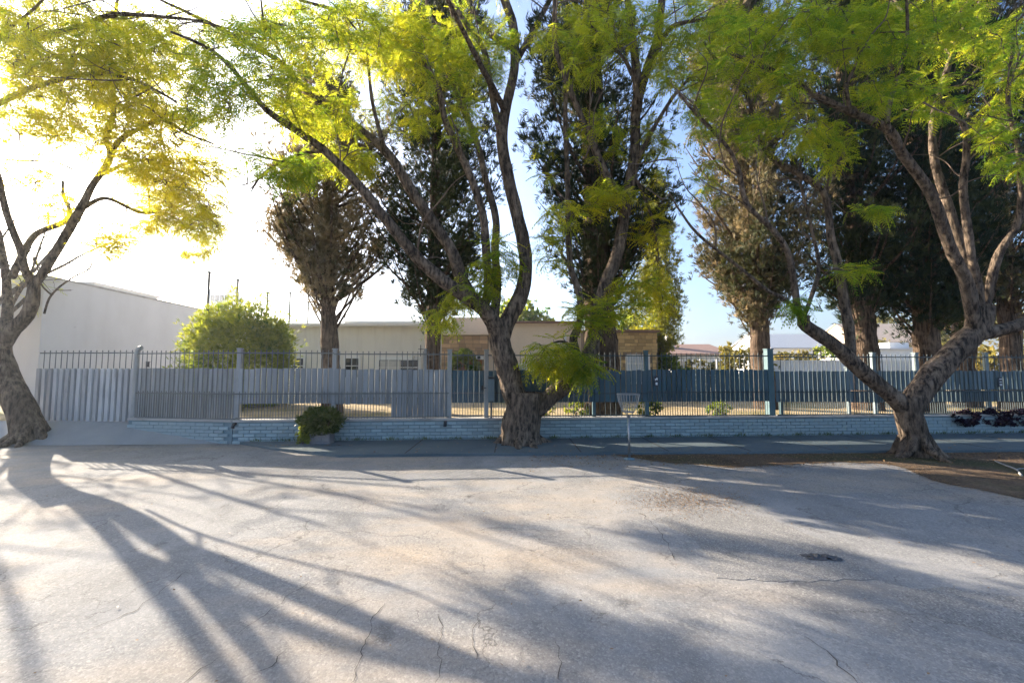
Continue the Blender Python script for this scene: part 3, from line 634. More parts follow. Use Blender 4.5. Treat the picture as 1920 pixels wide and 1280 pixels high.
class Tree:
    def __init__(s, name, label, base, group, leaf, cat='tree'):
        s.root = empty(name, base); tag(s.root, label, cat, group); s.o = np.array(base); s.tv=[];s.tf=[];s.toff=0; s.wv=[];s.wf=[];s.woff=0
        s.dens=.8; s.nodes=[]; s.dirs=[]; s.tips=[]; s.leaf = leaf; s.age=[]
    def limb(s, pts, sides=10, amp=.12, attach=True, freq=5, a0=.25):
        "pts: (x,y,z,r)"
        p = spline(pts, max(.05, min(.12, pts[0][3]))); v,f = rough_tube(p, sides, amp, freq)
        s.tv.append(v); s.tf.append(f+s.toff); s.toff += len(v)
        if attach:
            k = max(1,int(len(p)*a0)); q = p[k::3]; d = np.gradient(p[:,:3],axis=0)[k::3]
            s.nodes += [x[:3] for x in q]; s.dirs += list(unit(d))
        return p
    def pxlimb(s, pts, depths, widths, **kw):
        "limb through photo pixels; depths at both ends; widths in pixels at both ends"
        n=len(pts); out=[]
        for i,(px,py) in enumerate(pts):
            u = i/(n-1); Y = depths[0]+(depths[1]-depths[0])*u; w_ = widths[0]+(widths[1]-widths[0])*u
            p = P(px,py,Y); st = 1/math.sqrt(1+((px-CX)/F)**2)   # off-axis stretch
            out.append((p.x,p.y,p.z,w_*Y/F*.5*st))
        return s.limb(out, **kw)
    def grow(s, targets, tint, nf=6, size=(.24,.38), twig=.0095):
        T = np.array(targets); N = np.array(s.nodes); D = np.array(s.dirs)
        d0 = np.array([np.min(((N-t)**2).sum(1)) for t in T]); order = np.argsort(d0)
        cap = len(T)*4+len(N); NN = np.zeros((cap,3)); DD=np.zeros((cap,3)); NN[:len(N)]=N; DD[:len(N)]=D; c=len(N)
        for oi in order:
            t = T[oi]; dd = ((NN[:c]-t)**2).sum(1); k = int(np.argmin(dd)); a = NN[k]; ln = math.sqrt(dd[k])
            if ln < .05: continue
            pd = DD[k]; m1 = a+pd*ln*.35+(t-a)*.15+rng.normal(0,.04*ln,3); m2 = a+(t-a)*.62+rng.normal(0,.07*ln,3)+np.array([0,0,.06*ln])
            pts = spline(np.array([a,m1,m2,t]), max(.06,ln/8)); r = np.linspace(twig*(.8+.9*ln), .0028, len(pts))
            v,f = tube(pts, r, 4 if ln>.5 else 3)
            s.wv.append(v); s.wf.append(f+s.woff); s.woff+=len(v)
            seg = pts[len(pts)//3::max(1,len(pts)//3)][:4]; dg_ = unit(np.gradient(pts,axis=0))[len(pts)//3::max(1,len(pts)//3)][:4]
            m = len(seg); NN[c:c+m]=seg; DD[c:c+m]=dg_; c+=m
            td = unit(pts[-1]-pts[-3] if len(pts)>2 else t-a)
            s.tips.append((pts[-1], pts[max(0,len(pts)*2//3)], td, tint[oi], nf, size))
        s.nodes = list(NN[:c]); s.dirs = list(DD[:c])
    def ramify(s, n, ln=(.7,2.0), up=.25, zmin=2.6):
        "bare secondary branches off the limbs"
        for _ in range(n):
            k = int(rng.integers(0,len(s.nodes))); a = np.array(s.nodes[k]); 
            if a[2] < zmin: continue
            d = unit(np.array(s.dirs[k])*.8+rng.normal(0,.75,3)+np.array([0,0,up])); L = rng.uniform(*ln); m = [a]
            for j in range(4):
                d = unit(d+rng.normal(0,.28,3)+np.array([0,0,.05])); m.append(m[-1]+d*L/4)
            p = spline(np.array(m), .09); v,f = tube(p, np.linspace(.007+.007*L,.0035,len(p)), 5)
            s.wv.append(v); s.wf.append(f+s.woff); s.woff+=len(v); g_ = unit(np.gradient(p,axis=0)); s.nodes += list(p[3::4]); s.dirs += list(g_[3::4])
    def leaves(s, temps=FR):
        pos=[];dr_=[];up=[];sz=[];ti=[]
        for tip,mid,td,tt,nf,size in s.tips:
            n = max(2,int(nf*rng.uniform(.7,1.3)))
            ph = rng.uniform(0,6.28)
            for i in range(n):
                u = rng.uniform(0,1)**.6; p = mid+(tip-mid)*u
                a = ph+i*2.4; d = np.array([math.cos(a),math.sin(a),rng.uniform(-.35,.35)])+td*.8
                pos.append(p); dr_.append(d); up.append(np.array([0,0,1.])+rng.normal(0,.3,3)); sz.append(rng.uniform(*size)); ti.append(np.clip(tt-.06+rng.normal(0,.24),0,1))
        return scatter(temps, np.array(pos), unit(np.array(dr_)), np.array(up), np.array(sz), np.array(ti))
    def finish(s, bark, temps=FR, crown='crown'):
        v = np.concatenate(s.tv)-s.o; obj('trunk', np_mesh('trunk', v, np.concatenate(s.tf), bark, True), s.root)
        if s.wv: obj('twigs', np_mesh('twigs', np.concatenate(s.wv)-s.o, np.concatenate(s.wf), M['twig'], True), s.root)['kind'] = 'stuff'
        if s.tips:
            v,f,t_ = s.leaves(temps); obj(crown, np_mesh(crown, v-s.o, f, s.leaf, False, t_), s.root)
    def cl(s, px,py,rx,ry,Y,dY,n,tint,keep=None):
        "n leaf-cluster targets in an ellipsoid seen around photo pixel"
        out=[]; n=max(4,int(n*s.dens))
        while len(out)<n:
            q = rng.uniform(-1,1,3)
            if (q**2).sum()>1: continue
            p = P(px+q[0]*rx, py+q[1]*ry, Y+q[2]*dY); out.append((p.x,p.y,p.z))
        return out, [tint]*n
def grow_all(tr, cls, **kw):
    T=[];K=[]
    for c in cls:
        a,b = tr.cl(*c); T+=a; K+=b
    tr.grow(T,K,**kw)

# ------------------------------------------------------------------ street trees
def roots(tr, base, r, n, seed):
    random.seed(seed)
    for i in range(n):
        a = i/n*6.28+random.uniform(-.3,.3); L = r*random.uniform(1.5,2.3)
        dx,dy = math.cos(a),math.sin(a); sd = random.uniform(-.3,.3)
        tr.limb([(base.x+dx*r*.35,base.y+dy*r*.35,.42,r*.34),(base.x+dx*r*.85,base.y+dy*r*.85,.16,r*.26),(base.x+dx*L*.75-dy*sd*.3,base.y+dy*L*.75+dx*sd*.3,.03,r*.16),(base.x+dx*L-dy*sd*.5,base.y+dy*L+dx*sd*.5,-.03,.03)], sides=10, amp=.12, attach=False)
# --- T1, left
z1 = 9.55; b1 = P(56,828,z1); b1.z = 0
t1 = Tree('jacaranda_tree','thick forked street tree standing beside the pale driveway gate',b1,'street trees along the pavement',M['jleaf'])
t1.pxlimb([(58,836),(54,812),(42,770),(20,722),(-2,668),(0,632),(8,600)],(z1,z1),(78,42),sides=28,amp=.10,attach=False)
roots(t1,b1,.34,8,3)
t1.pxlimb([(-2,665),(8,620),(14,585),(12,530),(3,470),(-14,400),(-50,300),(-90,180),(-120,60)],(z1,z1+2.2),(28,7),sides=16,a0=.45)
t1.pxlimb([(0,655),(25,618),(50,592),(62,556),(64,520)],(z1,z1),(36,26),sides=18,attach=False)
t1.pxlimb([(62,532),(47,506),(38,467),(19,420),(6,374),(-2,333),(-20,270),(-30,180),(0,75),(60,20),(120,-40)],(z1,z1-1.8),(22,5),sides=12,a0=.3)
p1b = t1.pxlimb([(66,530),(78,515),(103,474),(131,427),(156,383),(175,345),(206,296),(199,255),(213,210),(210,142),(208,94),(216,30),(230,-60)],(z1,z1+.5),(24,6),sides=12,a0=.3)
t1.pxlimb([(22,520),(45,474),(69,438),(119,417),(131,396),(119,367),(118,340)],(z1+.1,z1+2.2),(20,6),sides=10)
t1.pxlimb([(206,296),(225,262),(265,240),(305,226),(350,250),(400,270)],(z1,z1-.6),(14,4),sides=8)
t1.pxlimb([(160,388),(200,372),(262,398),(310,400),(360,430)],(z1+.2,z1+1.8),(12,4),sides=8)
t1.pxlimb([(-30,210),(60,165),(169,139),(250,150),(330,190)],(z1-.6,z1-1.4),(16,5),sides=8)
t1.pxlimb([(-10,72),(70,70),(150,50),(214,28),(304,32),(380,40)],(z1-1,z1-2),(20,5),sides=8)
t1.pxlimb([(170,350),(190,330),(260,300),(330,318),(400,350)],(z1,z1+.8),(9,3),sides=6)
t1.pxlimb([(6,300),(60,302),(110,306),(170,335)],(z1+.5,z1+.1),(5,4),sides=6)
t1.pxlimb([(83,588),(92,560),(109,540),(137,520),(169,502),(172,478)],(z1,z1-.2),(6,3),sides=6,attach=True)
t1.pxlimb([(-60,330),(-140,220),(-220,100)],(z1+.2,z1-1.5),(26,8),sides=8); t1.pxlimb([(-20,420),(-100,330),(-200,280)],(z1+.2,z1+1.5),(24,8),sides=8)
t1.dens=1.5; t1.ramify(85)
Y=z1
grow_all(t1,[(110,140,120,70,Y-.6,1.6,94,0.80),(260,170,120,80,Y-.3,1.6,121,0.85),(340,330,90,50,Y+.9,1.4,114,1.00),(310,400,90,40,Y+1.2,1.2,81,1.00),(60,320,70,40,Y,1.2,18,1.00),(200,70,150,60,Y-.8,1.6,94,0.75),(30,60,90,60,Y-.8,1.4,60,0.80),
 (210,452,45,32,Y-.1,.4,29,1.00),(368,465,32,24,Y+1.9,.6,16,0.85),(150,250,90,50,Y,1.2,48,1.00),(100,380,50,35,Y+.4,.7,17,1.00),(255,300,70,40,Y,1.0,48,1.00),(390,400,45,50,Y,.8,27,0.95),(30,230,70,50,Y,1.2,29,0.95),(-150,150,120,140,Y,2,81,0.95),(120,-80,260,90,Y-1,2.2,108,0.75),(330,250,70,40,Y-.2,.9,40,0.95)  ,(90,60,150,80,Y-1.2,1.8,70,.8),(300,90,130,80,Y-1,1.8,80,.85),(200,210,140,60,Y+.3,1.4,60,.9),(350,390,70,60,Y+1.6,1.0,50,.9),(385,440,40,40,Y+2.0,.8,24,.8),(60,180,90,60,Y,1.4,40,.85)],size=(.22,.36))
t1.finish(M['bark'])
# --- T2, middle
z2 = 9.25; b2_ = P(975,828,z2); b2_.z=0
t2 = Tree('jacaranda_tree','broad street tree forking low at the wall into two leaning stems',b2_,'street trees along the pavement',M['jleaf'])
t2.pxlimb([(977,838),(976,818),(978,790),(984,760),(985,735)],(z2,z2),(80,62),sides=32,amp=.12,attach=False,freq=7)
roots(t2,b2_,.40,8,5)
t2.pxlimb([(976,770),(963,738),(952,695),(940,655),(934,625)],(z2,z2),(43,40),sides=22,attach=False)
t2.pxlimb([(936,640),(925,605),(905,578),(875,555),(840,534),(780,480),(724,412),(667,341),(610,284),(555,245),(502,208),(465,165),(425,118),(380,85),(320,60)],(z2,z2-2.6),(32,6),sides=14,a0=.3)
t2.pxlimb([(885,562),(865,520),(844,465),(780,371),(724,285),(656,232),(600,191),(562,158),(525,116),(424,60),(360,28),(300,0)],(z2,z2-1.6),(26,6),sides=12,a0=.3)
t2.pxlimb([(905,580),(916,545),(912,480),(905,400),(877,319),(836,229),(821,161),(799,127),(712,49),(637,22),(560,0)],(z2+.1,z2-.8),(20,6),sides=10,a0=.35)
t2.pxlimb([(925,600),(932,540),(928,470),(930,412),(911,337),(892,262),(855,176),(821,94),(808,34),(790,-40)],(z2+.2,z2+.8),(19,7),sides=10,a0=.35)
t2.pxlimb([(938,645),(950,605),(972,565),(984,520),(984,470),(968,400),(952,330),(941,260),(948,205),(964,130),(962,50),(940,-20),(920,-120)],(z2,z2+.5),(32,14),sides=14,a0=.35)
t2.pxlimb([(940,250),(928,205),(918,150),(905,90),(860,25),(840,-30)],(z2+.2,z2-.6),(16,8),sides=8)
t2.pxlimb([(962,90),(935,75),(910,55),(880,8),(870,-40)],(z2+.3,z2+1),(15,8),sides=8)
t2.pxlimb([(990,775),(1010,765),(1042,735),(1070,712),(1098,680),(1112,640),(1122,590),(1135,535),(1158,472),(1174,382),(1190,289),(1193,206),(1214,126),(1234,67),(1241,0),(1250,-90)],(z2,z2+.5),(36,13),sides=16,a0=.5)
t2.pxlimb([(1193,210),(1196,169),(1189,94),(1179,19),(1170,-60)],(z2+.3,z2+.1),(22,10),sides=10)
t2.pxlimb([(1172,395),(1164,372),(1132,319),(1099,240),(1072,176),(1042,90),(1040,19),(1040,-60)],(z2+.2,z2-.8),(18,7),sides=10)
t2.pxlimb([(1216,128),(1240,78),(1262,50),(1310,38),(1372,28)],(z2+.4,z2-.3),(15,5),sides=8)
t2.pxlimb([(1092,690),(1075,640),(1085,610),(1088,560),(1070,500),(1066,435),(1064,337),(1061,180),(1080,94),(1102,37),(1110,-30)],(z2-.1,z2+.4),(16,6),sides=8)
t2.pxlimb([(1185,140),(1170,110),(1140,80),(1110,50)],(z2+.3,z2-.6),(9,4),sides=6)
t2.pxlimb([(1182,330),(1210,270),(1250,200),(1290,150),(1330,120)],(z2+.3,z2-.4),(10,4),sides=6)
t2.pxlimb([(1090,685),(1070,650),(1050,640),(1020,650)],(z2,z2-.4),(9,3),sides=6); t2.pxlimb([(1180,320),(1205,360),(1225,420),(1235,480)],(z2+.3,z2+.6),(8,3),sides=6)
t2.pxlimb([(724,285),(700,200),(690,120),(680,40)],(z2-.9,z2-1.4),(9,4),sides=6); t2.pxlimb([(610,284),(560,290),(500,320),(470,360)],(z2-1.4,z2-1.2),(7,3),sides=6)
t2.pxlimb([(965,120),(1010,40),(1060,-60),(1100,-160)],(z2+.5,z2+2.5),(14,6),sides=8); t2.pxlimb([(948,210),(900,120),(840,0),(780,-140)],(z2+.3,z2-3),(14,6),sides=8)
t2.dens=1.12; t2.ramify(130)
Y=z2
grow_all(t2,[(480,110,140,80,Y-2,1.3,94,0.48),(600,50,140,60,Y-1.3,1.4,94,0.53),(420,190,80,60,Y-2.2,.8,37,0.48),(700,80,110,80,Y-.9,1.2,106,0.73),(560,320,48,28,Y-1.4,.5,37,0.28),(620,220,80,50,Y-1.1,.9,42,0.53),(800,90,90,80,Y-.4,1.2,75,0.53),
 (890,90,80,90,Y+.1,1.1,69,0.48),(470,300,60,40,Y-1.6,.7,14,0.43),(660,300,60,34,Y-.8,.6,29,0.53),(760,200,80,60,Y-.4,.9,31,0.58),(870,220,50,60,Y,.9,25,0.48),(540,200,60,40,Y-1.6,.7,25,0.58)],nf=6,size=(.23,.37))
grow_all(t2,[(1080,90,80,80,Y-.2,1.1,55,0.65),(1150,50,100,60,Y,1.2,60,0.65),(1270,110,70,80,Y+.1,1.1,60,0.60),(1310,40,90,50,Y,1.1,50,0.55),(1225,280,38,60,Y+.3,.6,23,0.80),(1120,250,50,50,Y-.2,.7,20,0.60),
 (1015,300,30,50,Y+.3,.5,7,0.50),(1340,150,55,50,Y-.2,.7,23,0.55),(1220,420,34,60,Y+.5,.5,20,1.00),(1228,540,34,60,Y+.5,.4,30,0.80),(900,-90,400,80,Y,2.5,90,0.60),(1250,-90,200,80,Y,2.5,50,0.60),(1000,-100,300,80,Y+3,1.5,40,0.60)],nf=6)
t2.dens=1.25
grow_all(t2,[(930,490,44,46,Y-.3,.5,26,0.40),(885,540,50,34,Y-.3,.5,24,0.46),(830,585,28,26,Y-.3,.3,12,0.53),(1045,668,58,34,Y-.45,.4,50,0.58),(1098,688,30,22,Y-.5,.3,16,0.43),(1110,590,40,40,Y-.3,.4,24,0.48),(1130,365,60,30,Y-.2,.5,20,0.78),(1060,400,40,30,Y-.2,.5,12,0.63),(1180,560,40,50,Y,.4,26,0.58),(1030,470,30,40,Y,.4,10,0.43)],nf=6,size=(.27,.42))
t2.finish(M['bark'])
# --- T3, right
z3 = 8.1; b3 = P(1718,855,z3); b3.z=0
t3 = Tree('jacaranda_tree','low forked street tree on bare earth with one stem leaning each way',b3,'street trees along the pavement',M['jleaf'])
t3.pxlimb([(1722,864),(1719,845),(1712,810),(1703,775),(1700,745)],(z3,z3),(60,52),sides=26,amp=.10,attach=False)
roots(t3,b3,.30,8,9)
t3.pxlimb([(1700,770),(1680,748),(1640,716),(1604,684),(1564,647),(1524,620),(1507,606),(1508,590)],(z3,z3-.2),(42,24),sides=16,attach=False)
t3.pxlimb([(1508,600),(1496,577),(1479,480),(1449,431),(1400,382),(1385,320),(1362,274),(1302,210),(1270,170)],(z3-.2,z3-1.2),(16,5),sides=9,a0=.4)
t3.pxlimb([(1510,600),(1470,560),(1440,545),(1385,500),(1310,440),(1275,395),(1262,375)],(z3-.2,z3-.8),(11,3),sides=7,a0=.6)
t3.pxlimb([(1596,676),(1592,616),(1582,560),(1570,490),(1557,442),(1546,364),(1497,326),(1441,289),(1412,220),(1400,180),(1351,124),(1320,80)],(z3,z3+.4),(24,5),sides=10,a0=.4)
t3.pxlimb([(1546,370),(1560,330),(1580,292),(1591,240),(1600,150),(1620,60)],(z3+.2,z3-.3),(11,4),sides=7)
t3.pxlimb([(1508,592),(1520,560),(1535,500),(1520,420),(1500,330),(1510,240)],(z3-.2,z3+.8),(11,4),sides=7)
t3.pxlimb([(1703,770),(1722,735),(1760,690),(1800,650),(1832,615),(1840,575)],(z3,z3+.2),(54,56),sides=24,attach=False,amp=.13)
t3.pxlimb([(1828,620),(1812,530),(1784,469),(1745,364),(1692,289),(1666,244),(1595,210),(1531,180),(1460,139),(1415,118),(1370,100)],(z3+.1,z3-1),(33,6),sides=14,a0=.35)
t3.pxlimb([(1836,600),(1825,530),(1805,469),(1771,367),(1752,300),(1749,232),(1764,169),(1797,75),(1839,0),(1880,-90)],(z3+.3,z3+.8),(28,8),sides=12,a0=.35)
t3.pxlimb([(1838,600),(1832,530),(1820,469),(1806,356),(1812,292),(1805,232),(1745,176),(1681,139),(1640,60)],(z3+.1,z3-.4),(25,6),sides=12,a0=.35)
t3.pxlimb([(1842,590),(1858,530),(1873,476),(1910,412),(1914,337),(1906,262),(1890,190),(1900,80)],(z3+.3,z3-.6),(26,8),sides=12,a0=.35)
t3.pxlimb([(1822,630),(1880,618),(1925,602),(1990,560),(2050,470),(2080,350),(2060,200)],(z3+.1,z3-.2),(40,12),sides=14,a0=.4)
t3.pxlimb([(1666,250),(1664,215),(1680,150),(1700,80),(1700,0)],(z3-.6,z3-1.2),(14,6),sides=8); t3.pxlimb([(1595,212),(1588,160),(1610,100),(1580,20)],(z3-.8,z3-1.3),(10,4),sides=7)
t3.pxlimb([(1764,170),(1850,150),(1910,130),(1960,100)],(z3+.5,z3-.4),(10,4),sides=7); t3.pxlimb([(1784,100),(1700,30),(1640,-60)],(z3+.6,z3+1.8),(9,4),sides=7)
t3.dens=1.0; t3.ramify(110,(.6,1.6))
Y=z3
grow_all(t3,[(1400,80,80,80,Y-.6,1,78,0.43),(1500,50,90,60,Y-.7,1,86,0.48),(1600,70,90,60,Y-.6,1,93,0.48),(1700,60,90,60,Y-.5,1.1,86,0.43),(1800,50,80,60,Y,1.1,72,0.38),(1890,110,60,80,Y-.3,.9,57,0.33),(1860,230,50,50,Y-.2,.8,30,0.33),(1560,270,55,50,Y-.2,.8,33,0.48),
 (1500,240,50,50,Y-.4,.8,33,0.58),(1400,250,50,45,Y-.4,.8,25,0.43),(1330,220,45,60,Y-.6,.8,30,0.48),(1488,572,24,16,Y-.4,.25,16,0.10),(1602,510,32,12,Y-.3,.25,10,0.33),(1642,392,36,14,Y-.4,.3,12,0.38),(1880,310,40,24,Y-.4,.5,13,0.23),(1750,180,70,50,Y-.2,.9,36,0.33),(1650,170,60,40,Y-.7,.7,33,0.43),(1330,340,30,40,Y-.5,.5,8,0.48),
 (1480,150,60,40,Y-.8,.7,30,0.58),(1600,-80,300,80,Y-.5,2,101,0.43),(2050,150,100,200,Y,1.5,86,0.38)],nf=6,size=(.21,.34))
t3.finish(M['bark'])

# --- added airy tree at the view's edge, to cast branch shadows on the road
b0 = Vector((-18.2,14.6,.36)); t0 = Tree('jacaranda_tree','thin airy tree added before the tall white wall for its branch shadows',b0,'trees added for their shadows',M['jleaf'])
t0.limb([(b0.x,b0.y,.1,.2),(b0.x-.1,b0.y,1.5,.15),(b0.x+.1,b0.y+.1,3.0,.13)],sides=12,attach=False)
random.seed(12)
for k in range(9):
    a_ = k*2.4; q = np.array([b0.x+.1,b0.y+.1,2.6+.15*k]); pts=[(*q,.075)]; d_ = np.array([math.cos(a_)*.6,math.sin(a_)*.6,.75])
    for j in range(5):
        d_ = unit(d_+np.array([random.uniform(-.3,.3),random.uniform(-.3,.3),random.uniform(-.12,.2)])); q = q+d_*random.uniform(.7,1.0); pts.append((*q,.065-.011*j))
    t0.limb(pts,sides=7,a0=.3)
t0.ramify(90,(.8,2.0)); T_=[]
for k in range(110):
    i_ = int(rng.integers(0,len(t0.nodes))); T_.append(np.array(t0.nodes[i_])+rng.normal(0,.35,3))
t0.grow(T_,[.8]*len(T_),nf=4,size=(.22,.36)); t0.finish(M['bark'])
# ------------------------------------------------------------------ cypresses in the garden
def cypress(lab, px, Y, wpx, hgt, crown0, rad, mat, seed, dens=1.0, lean=0, tmix=(.1,.25), brown=False, grp='cypresses in the garden', ups=.75):
    global rng
    rng = np.random.default_rng(seed); random.seed(seed)
    x = (px-CX)*Y/F; base = Vector((x,Y,.36)); tr = Tree('cypress_tree', lab, base, grp, mat)
    r0 = wpx*Y/F*.5
    tr.limb([(x,Y,.2,r0*1.25),(x+lean*.1,Y,1.4,r0*1.02),(x+lean*.4,Y,hgt*.3,r0*.85),(x+lean*.8,Y+.1,hgt*.65,r0*.5),(x+lean,Y,hgt*.97,.03)], sides=16, amp=.16, attach=False, freq=4)
    pos=[];dr_=[];sz=[];ti=[]
    nb = int(165*dens)
    for i in range(nb):
        u = (i+rng.uniform(0,1))/nb; h0 = crown0*.55+(hgt-crown0*.55)*u**1.05
        prof = min(1,(u+.13)/.28)*(1-u**2.6)**.8
        L = rad*prof*rng.uniform(.4,1.25)+.15; a = rng.uniform(0,6.283)
        cxl = x+lean*min(1,h0/hgt); st = np.array([cxl,Y,h0])
        end = st+np.array([math.cos(a)*L,math.sin(a)*L,L*ups*rng.uniform(.7,1.6)+max(0,crown0-h0)*.9])
        mid = st+(end-st)*.5+np.array([math.cos(a)*L*.12,math.sin(a)*L*.12,-L*.06])
        pth = spline(np.array([st,mid,end]), .25); v,f = tube(pth, np.linspace(.012+.022*L,.006,len(pth)), 5)
        tr.wv.append(v); tr.wf.append(f+tr.woff); tr.woff+=len(v)
        nsub = max(3,int((7 if 'brown' in mat.name else 7.5)*dens)); tb = np.clip(rng.normal(tmix[0],tmix[1]),0,1)
        for k in range(nsub):
            uu = rng.uniform(.35,1.05); c = st+(end-st)*uu+rng.normal(0,.16,3); m = int(rng.uniform(10,18))
            q = c+rng.normal(0,1,(m,3))*np.array([.13,.13,.22])
            dd = unit(np.array([math.cos(a)*.5,math.sin(a)*.5,.9])+rng.normal(0,.45,(m,3)))
            pos.append(q); dr_.append(dd); sz.append(rng.uniform(.13,.27,m)); ti.append(np.clip(tb+rng.normal(0,.15,m),0,1))
    pos=np.concatenate(pos);dr_=np.concatenate(dr_);sz=np.concatenate(sz);ti=np.concatenate(ti)
    v = np.concatenate(tr.tv)-tr.o; obj('trunk', np_mesh('trunk', v, np.concatenate(tr.tf), M['cybark'], True), tr.root)
    obj('branches', np_mesh('branches', np.concatenate(tr.wv)-tr.o, np.concatenate(tr.wf), M['cybark'], True), tr.root)
    v,f,t_ = scatter(SP,pos,dr_,rng.normal(0,1,(len(pos),3)),sz,ti); obj('crown', np_mesh('crown', v-tr.o, f, mat, False, t_), tr.root)
cypress('brown patched cypress with a broad trunk behind the small brick planter',627,11.7,34,9.6,4.2,1.8,M['cybrown'],21,.85,-.45,(.6,.3))
cypress('dark slender cypress standing before the bungalow wall beside the wide window',812,11.9,30,14.5,4.0,1.65,M['cyleaf'],22,1.0,0,(.3,.3))
cypress('dark cypress with a thick trunk right behind the middle street tree',1128,11.2,62,17,4.2,1.75,M['cyleaf'],23,1.05,-.2,(.25,.25))
cypress('brown leaved cypress standing just behind the thick green fence post',1432,13.5,36,14.5,4.0,1.65,M['cybrown'],24,1.2,-.5,(.40,.28))
cypress('dark cypress rising behind the left stem of the forked tree',1622,13.2,44,17,3.9,1.75,M['cyleaf'],25,1.05,-.15,(.3,.3))
cypress('densest dark cypress standing behind the fork of the low tree',1738,12.8,40,18,3.6,1.9,M['cyleaf'],26,1.15,.1,(.15,.2))
cypress('dark twin cypress beside the white house with low grey roof',1805,14.4,34,17,3.8,1.9,M['cyleaf'],27,1.0,.2,(.2,.2))
cypress('half bare cypress at the end of the dark row',1893,13.4,32,16,4.2,1.9,M['cybrown'],28,.8,.2,(.35,.3))
cypress('narrow yellow green conifer beside the stone faced corner of the bungalow',1238,20,16,10.5,2.7,.75,M['cyyel'],29,.75,0,(.6,.25),grp='conifers by the house',ups=.5)

# ------------------------------------------------------------------ shrubs
def shrub(name, lab, cat, cen, rad, n, mat, temps, size, seed, stems=9, group=None, hang=0, ground=.36, tint=(.45,.25), hollow=.45):
    rg = np.random.default_rng(seed); global rng; rng = rg
    root = empty(name, (cen[0],cen[1],ground)); tag(root, lab, cat, group); o = np.array([cen[0],cen[1],ground]); cen=np.array(cen); rad=np.array(rad)
    m = MB()
    for k in range(stems):
        a = rg.uniform(0,6.28); e = cen-o+rad*np.array([math.cos(a)*.6,math.sin(a)*.6,rg.uniform(-.2,.5)]); s_=np.array([math.cos(a)*.1,math.sin(a)*.1,-.03])
        m.tube([s_,(s_+e)/2+rg.normal(0,.05,3),e], [.022*rad[2]+.006,.015*rad[2]+.004,.004], 5)
    m.build('stems', M['twig'], root, True)
    nc = max(30,n//26); u = unit(rg.normal(0,1,(nc,3))); rr = rg.uniform(hollow,1,nc)**.6; cc = cen+u*rr[:,None]*rad; ct = rg.normal(tint[0],tint[1],nc)
    ix = rg.integers(0,nc,n); q = cc[ix]+rg.normal(0,1,(n,3))*rad*.13; d = unit(u[ix]+rg.normal(0,.6,(n,3))+np.array([0,0,.35-hang]))
    keep = q[:,2] > ground-.3
    v,f,t_ = scatter(temps,q[keep],d[keep],rg.normal(0,1,(n,3))[keep],rg.uniform(size[0],size[1],n)[keep],np.clip(ct[ix]+rg.normal(0,.12,n),0,1)[keep])
    obj('foliage', np_mesh('foliage', v-o, f, mat, False, t_), root); return root
shrub('round_shrub','large rounded light green shrub against the tall white wall','shrub',(-9.15,14.3,1.85),(1.55,1.3,2.0),11000,M['hedge'],SPT,(.13,.24),31,tint=(.65,.25))
# planter
pc = P(602,820,9.25); pl = empty('brick_planter', (pc.x,pc.y,.0)); tag(pl,'small block planter standing on the pavement against the low wall','planter')
MB().box(-.24,.24,-.13,.13,0,.30).build('trough', M['planter'], pl, bevel=.01); MB().box(-.20,.20,-.09,.09,.301,.315).build('soil', M['earth'], pl)
for r in range(3):
    for k in range(3):
        MB().box(-.072,.072,-.012,0,-.04,.04).build('block', M['planter'], pl, bevel=.006, loc=(-.16+.16*k+(.0 if r%2 else .01),-.131,.055+.095*r))
shrub('planter_bush','dense low green bush spreading out of the small block planter','bush',(pc.x,pc.y-.02,.50),(.40,.24,.24),2200,M['bush'],SPT,(.07,.13),32,6,ground=.316,tint=(.4,.25))
shrub('trailing_vine','pale green vine trailing to the pavement beside the block planter','plant',(pc.x-.30,pc.y-.13,.22),(.12,.10,.24),420,M['hedge'],SPL,(.04,.07),33,5,ground=.05,tint=(.8,.15),hang=.9)
for k,(px,Y,zz,rx,rz_,n,mat,lab) in enumerate(((1395,22,1.5,1.3,1.4,1500,'dry','yellowing bush behind the spear tips beside the brown cypress'),(1490,26,1.7,1.8,1.0,1200,'dry','low yellow bush above the plain white garden wall'),(1560,28,2.0,1.4,1.2,900,'hedge','green bush above the white garden wall near the leaning stem'),
    (1250,19.5,1.2,.9,.9,700,'hedge','green shrub beside the stone faced corner'),(1310,24,1.3,1.6,.7,900,'dry','dry hedge behind the white garden railing'),(1655,38,2.6,2.2,1.5,900,'dry','yellow bush behind the white outbuilding'),(1880,20,1.6,1.2,1.3,1100,'dry','yellow green bush in front of the low grey roofed house'),(1795,22,1.3,1.3,.8,700,'dry','dry shrub beside the outbuilding wall'),
    (870,17.6,1.7,.55,.7,500,'hedge','small green shrub growing at the bungalow porch'),(730,36,4.2,1.6,1.1,500,'hedge','treetop showing over the bungalow roof'),(560,40,4.3,1.5,1.6,500,'dry','pale yellow treetop showing beside the thin poles'))):
    shrub('garden_bush',lab,'bush',((px-CX)*Y/F,Y,zz),(rx,min(rx,1.2),rz_),n,M[mat],SPL,(.14,.26),40+k)
for k,(px,Y,z_) in enumerate(((1082,10.9,.62),(1215,10.9,.66),(1345,10.9,.6),(1020,10.6,.6))):
    shrub('border_plant',('leafy border plant seen under the green slats beside the dark cypress','green border plant under the slats behind the wire basket','straggly border plant under the slats left of the thick post','low border plant under the slats right of the middle tree')[k],'plant',((px-CX)*Y/F,Y,z_),(.28,.2,.2),160,M['hedge'],SPL,(.06,.11),60+k,5,ground=.38)
x,y = fpx(1850)
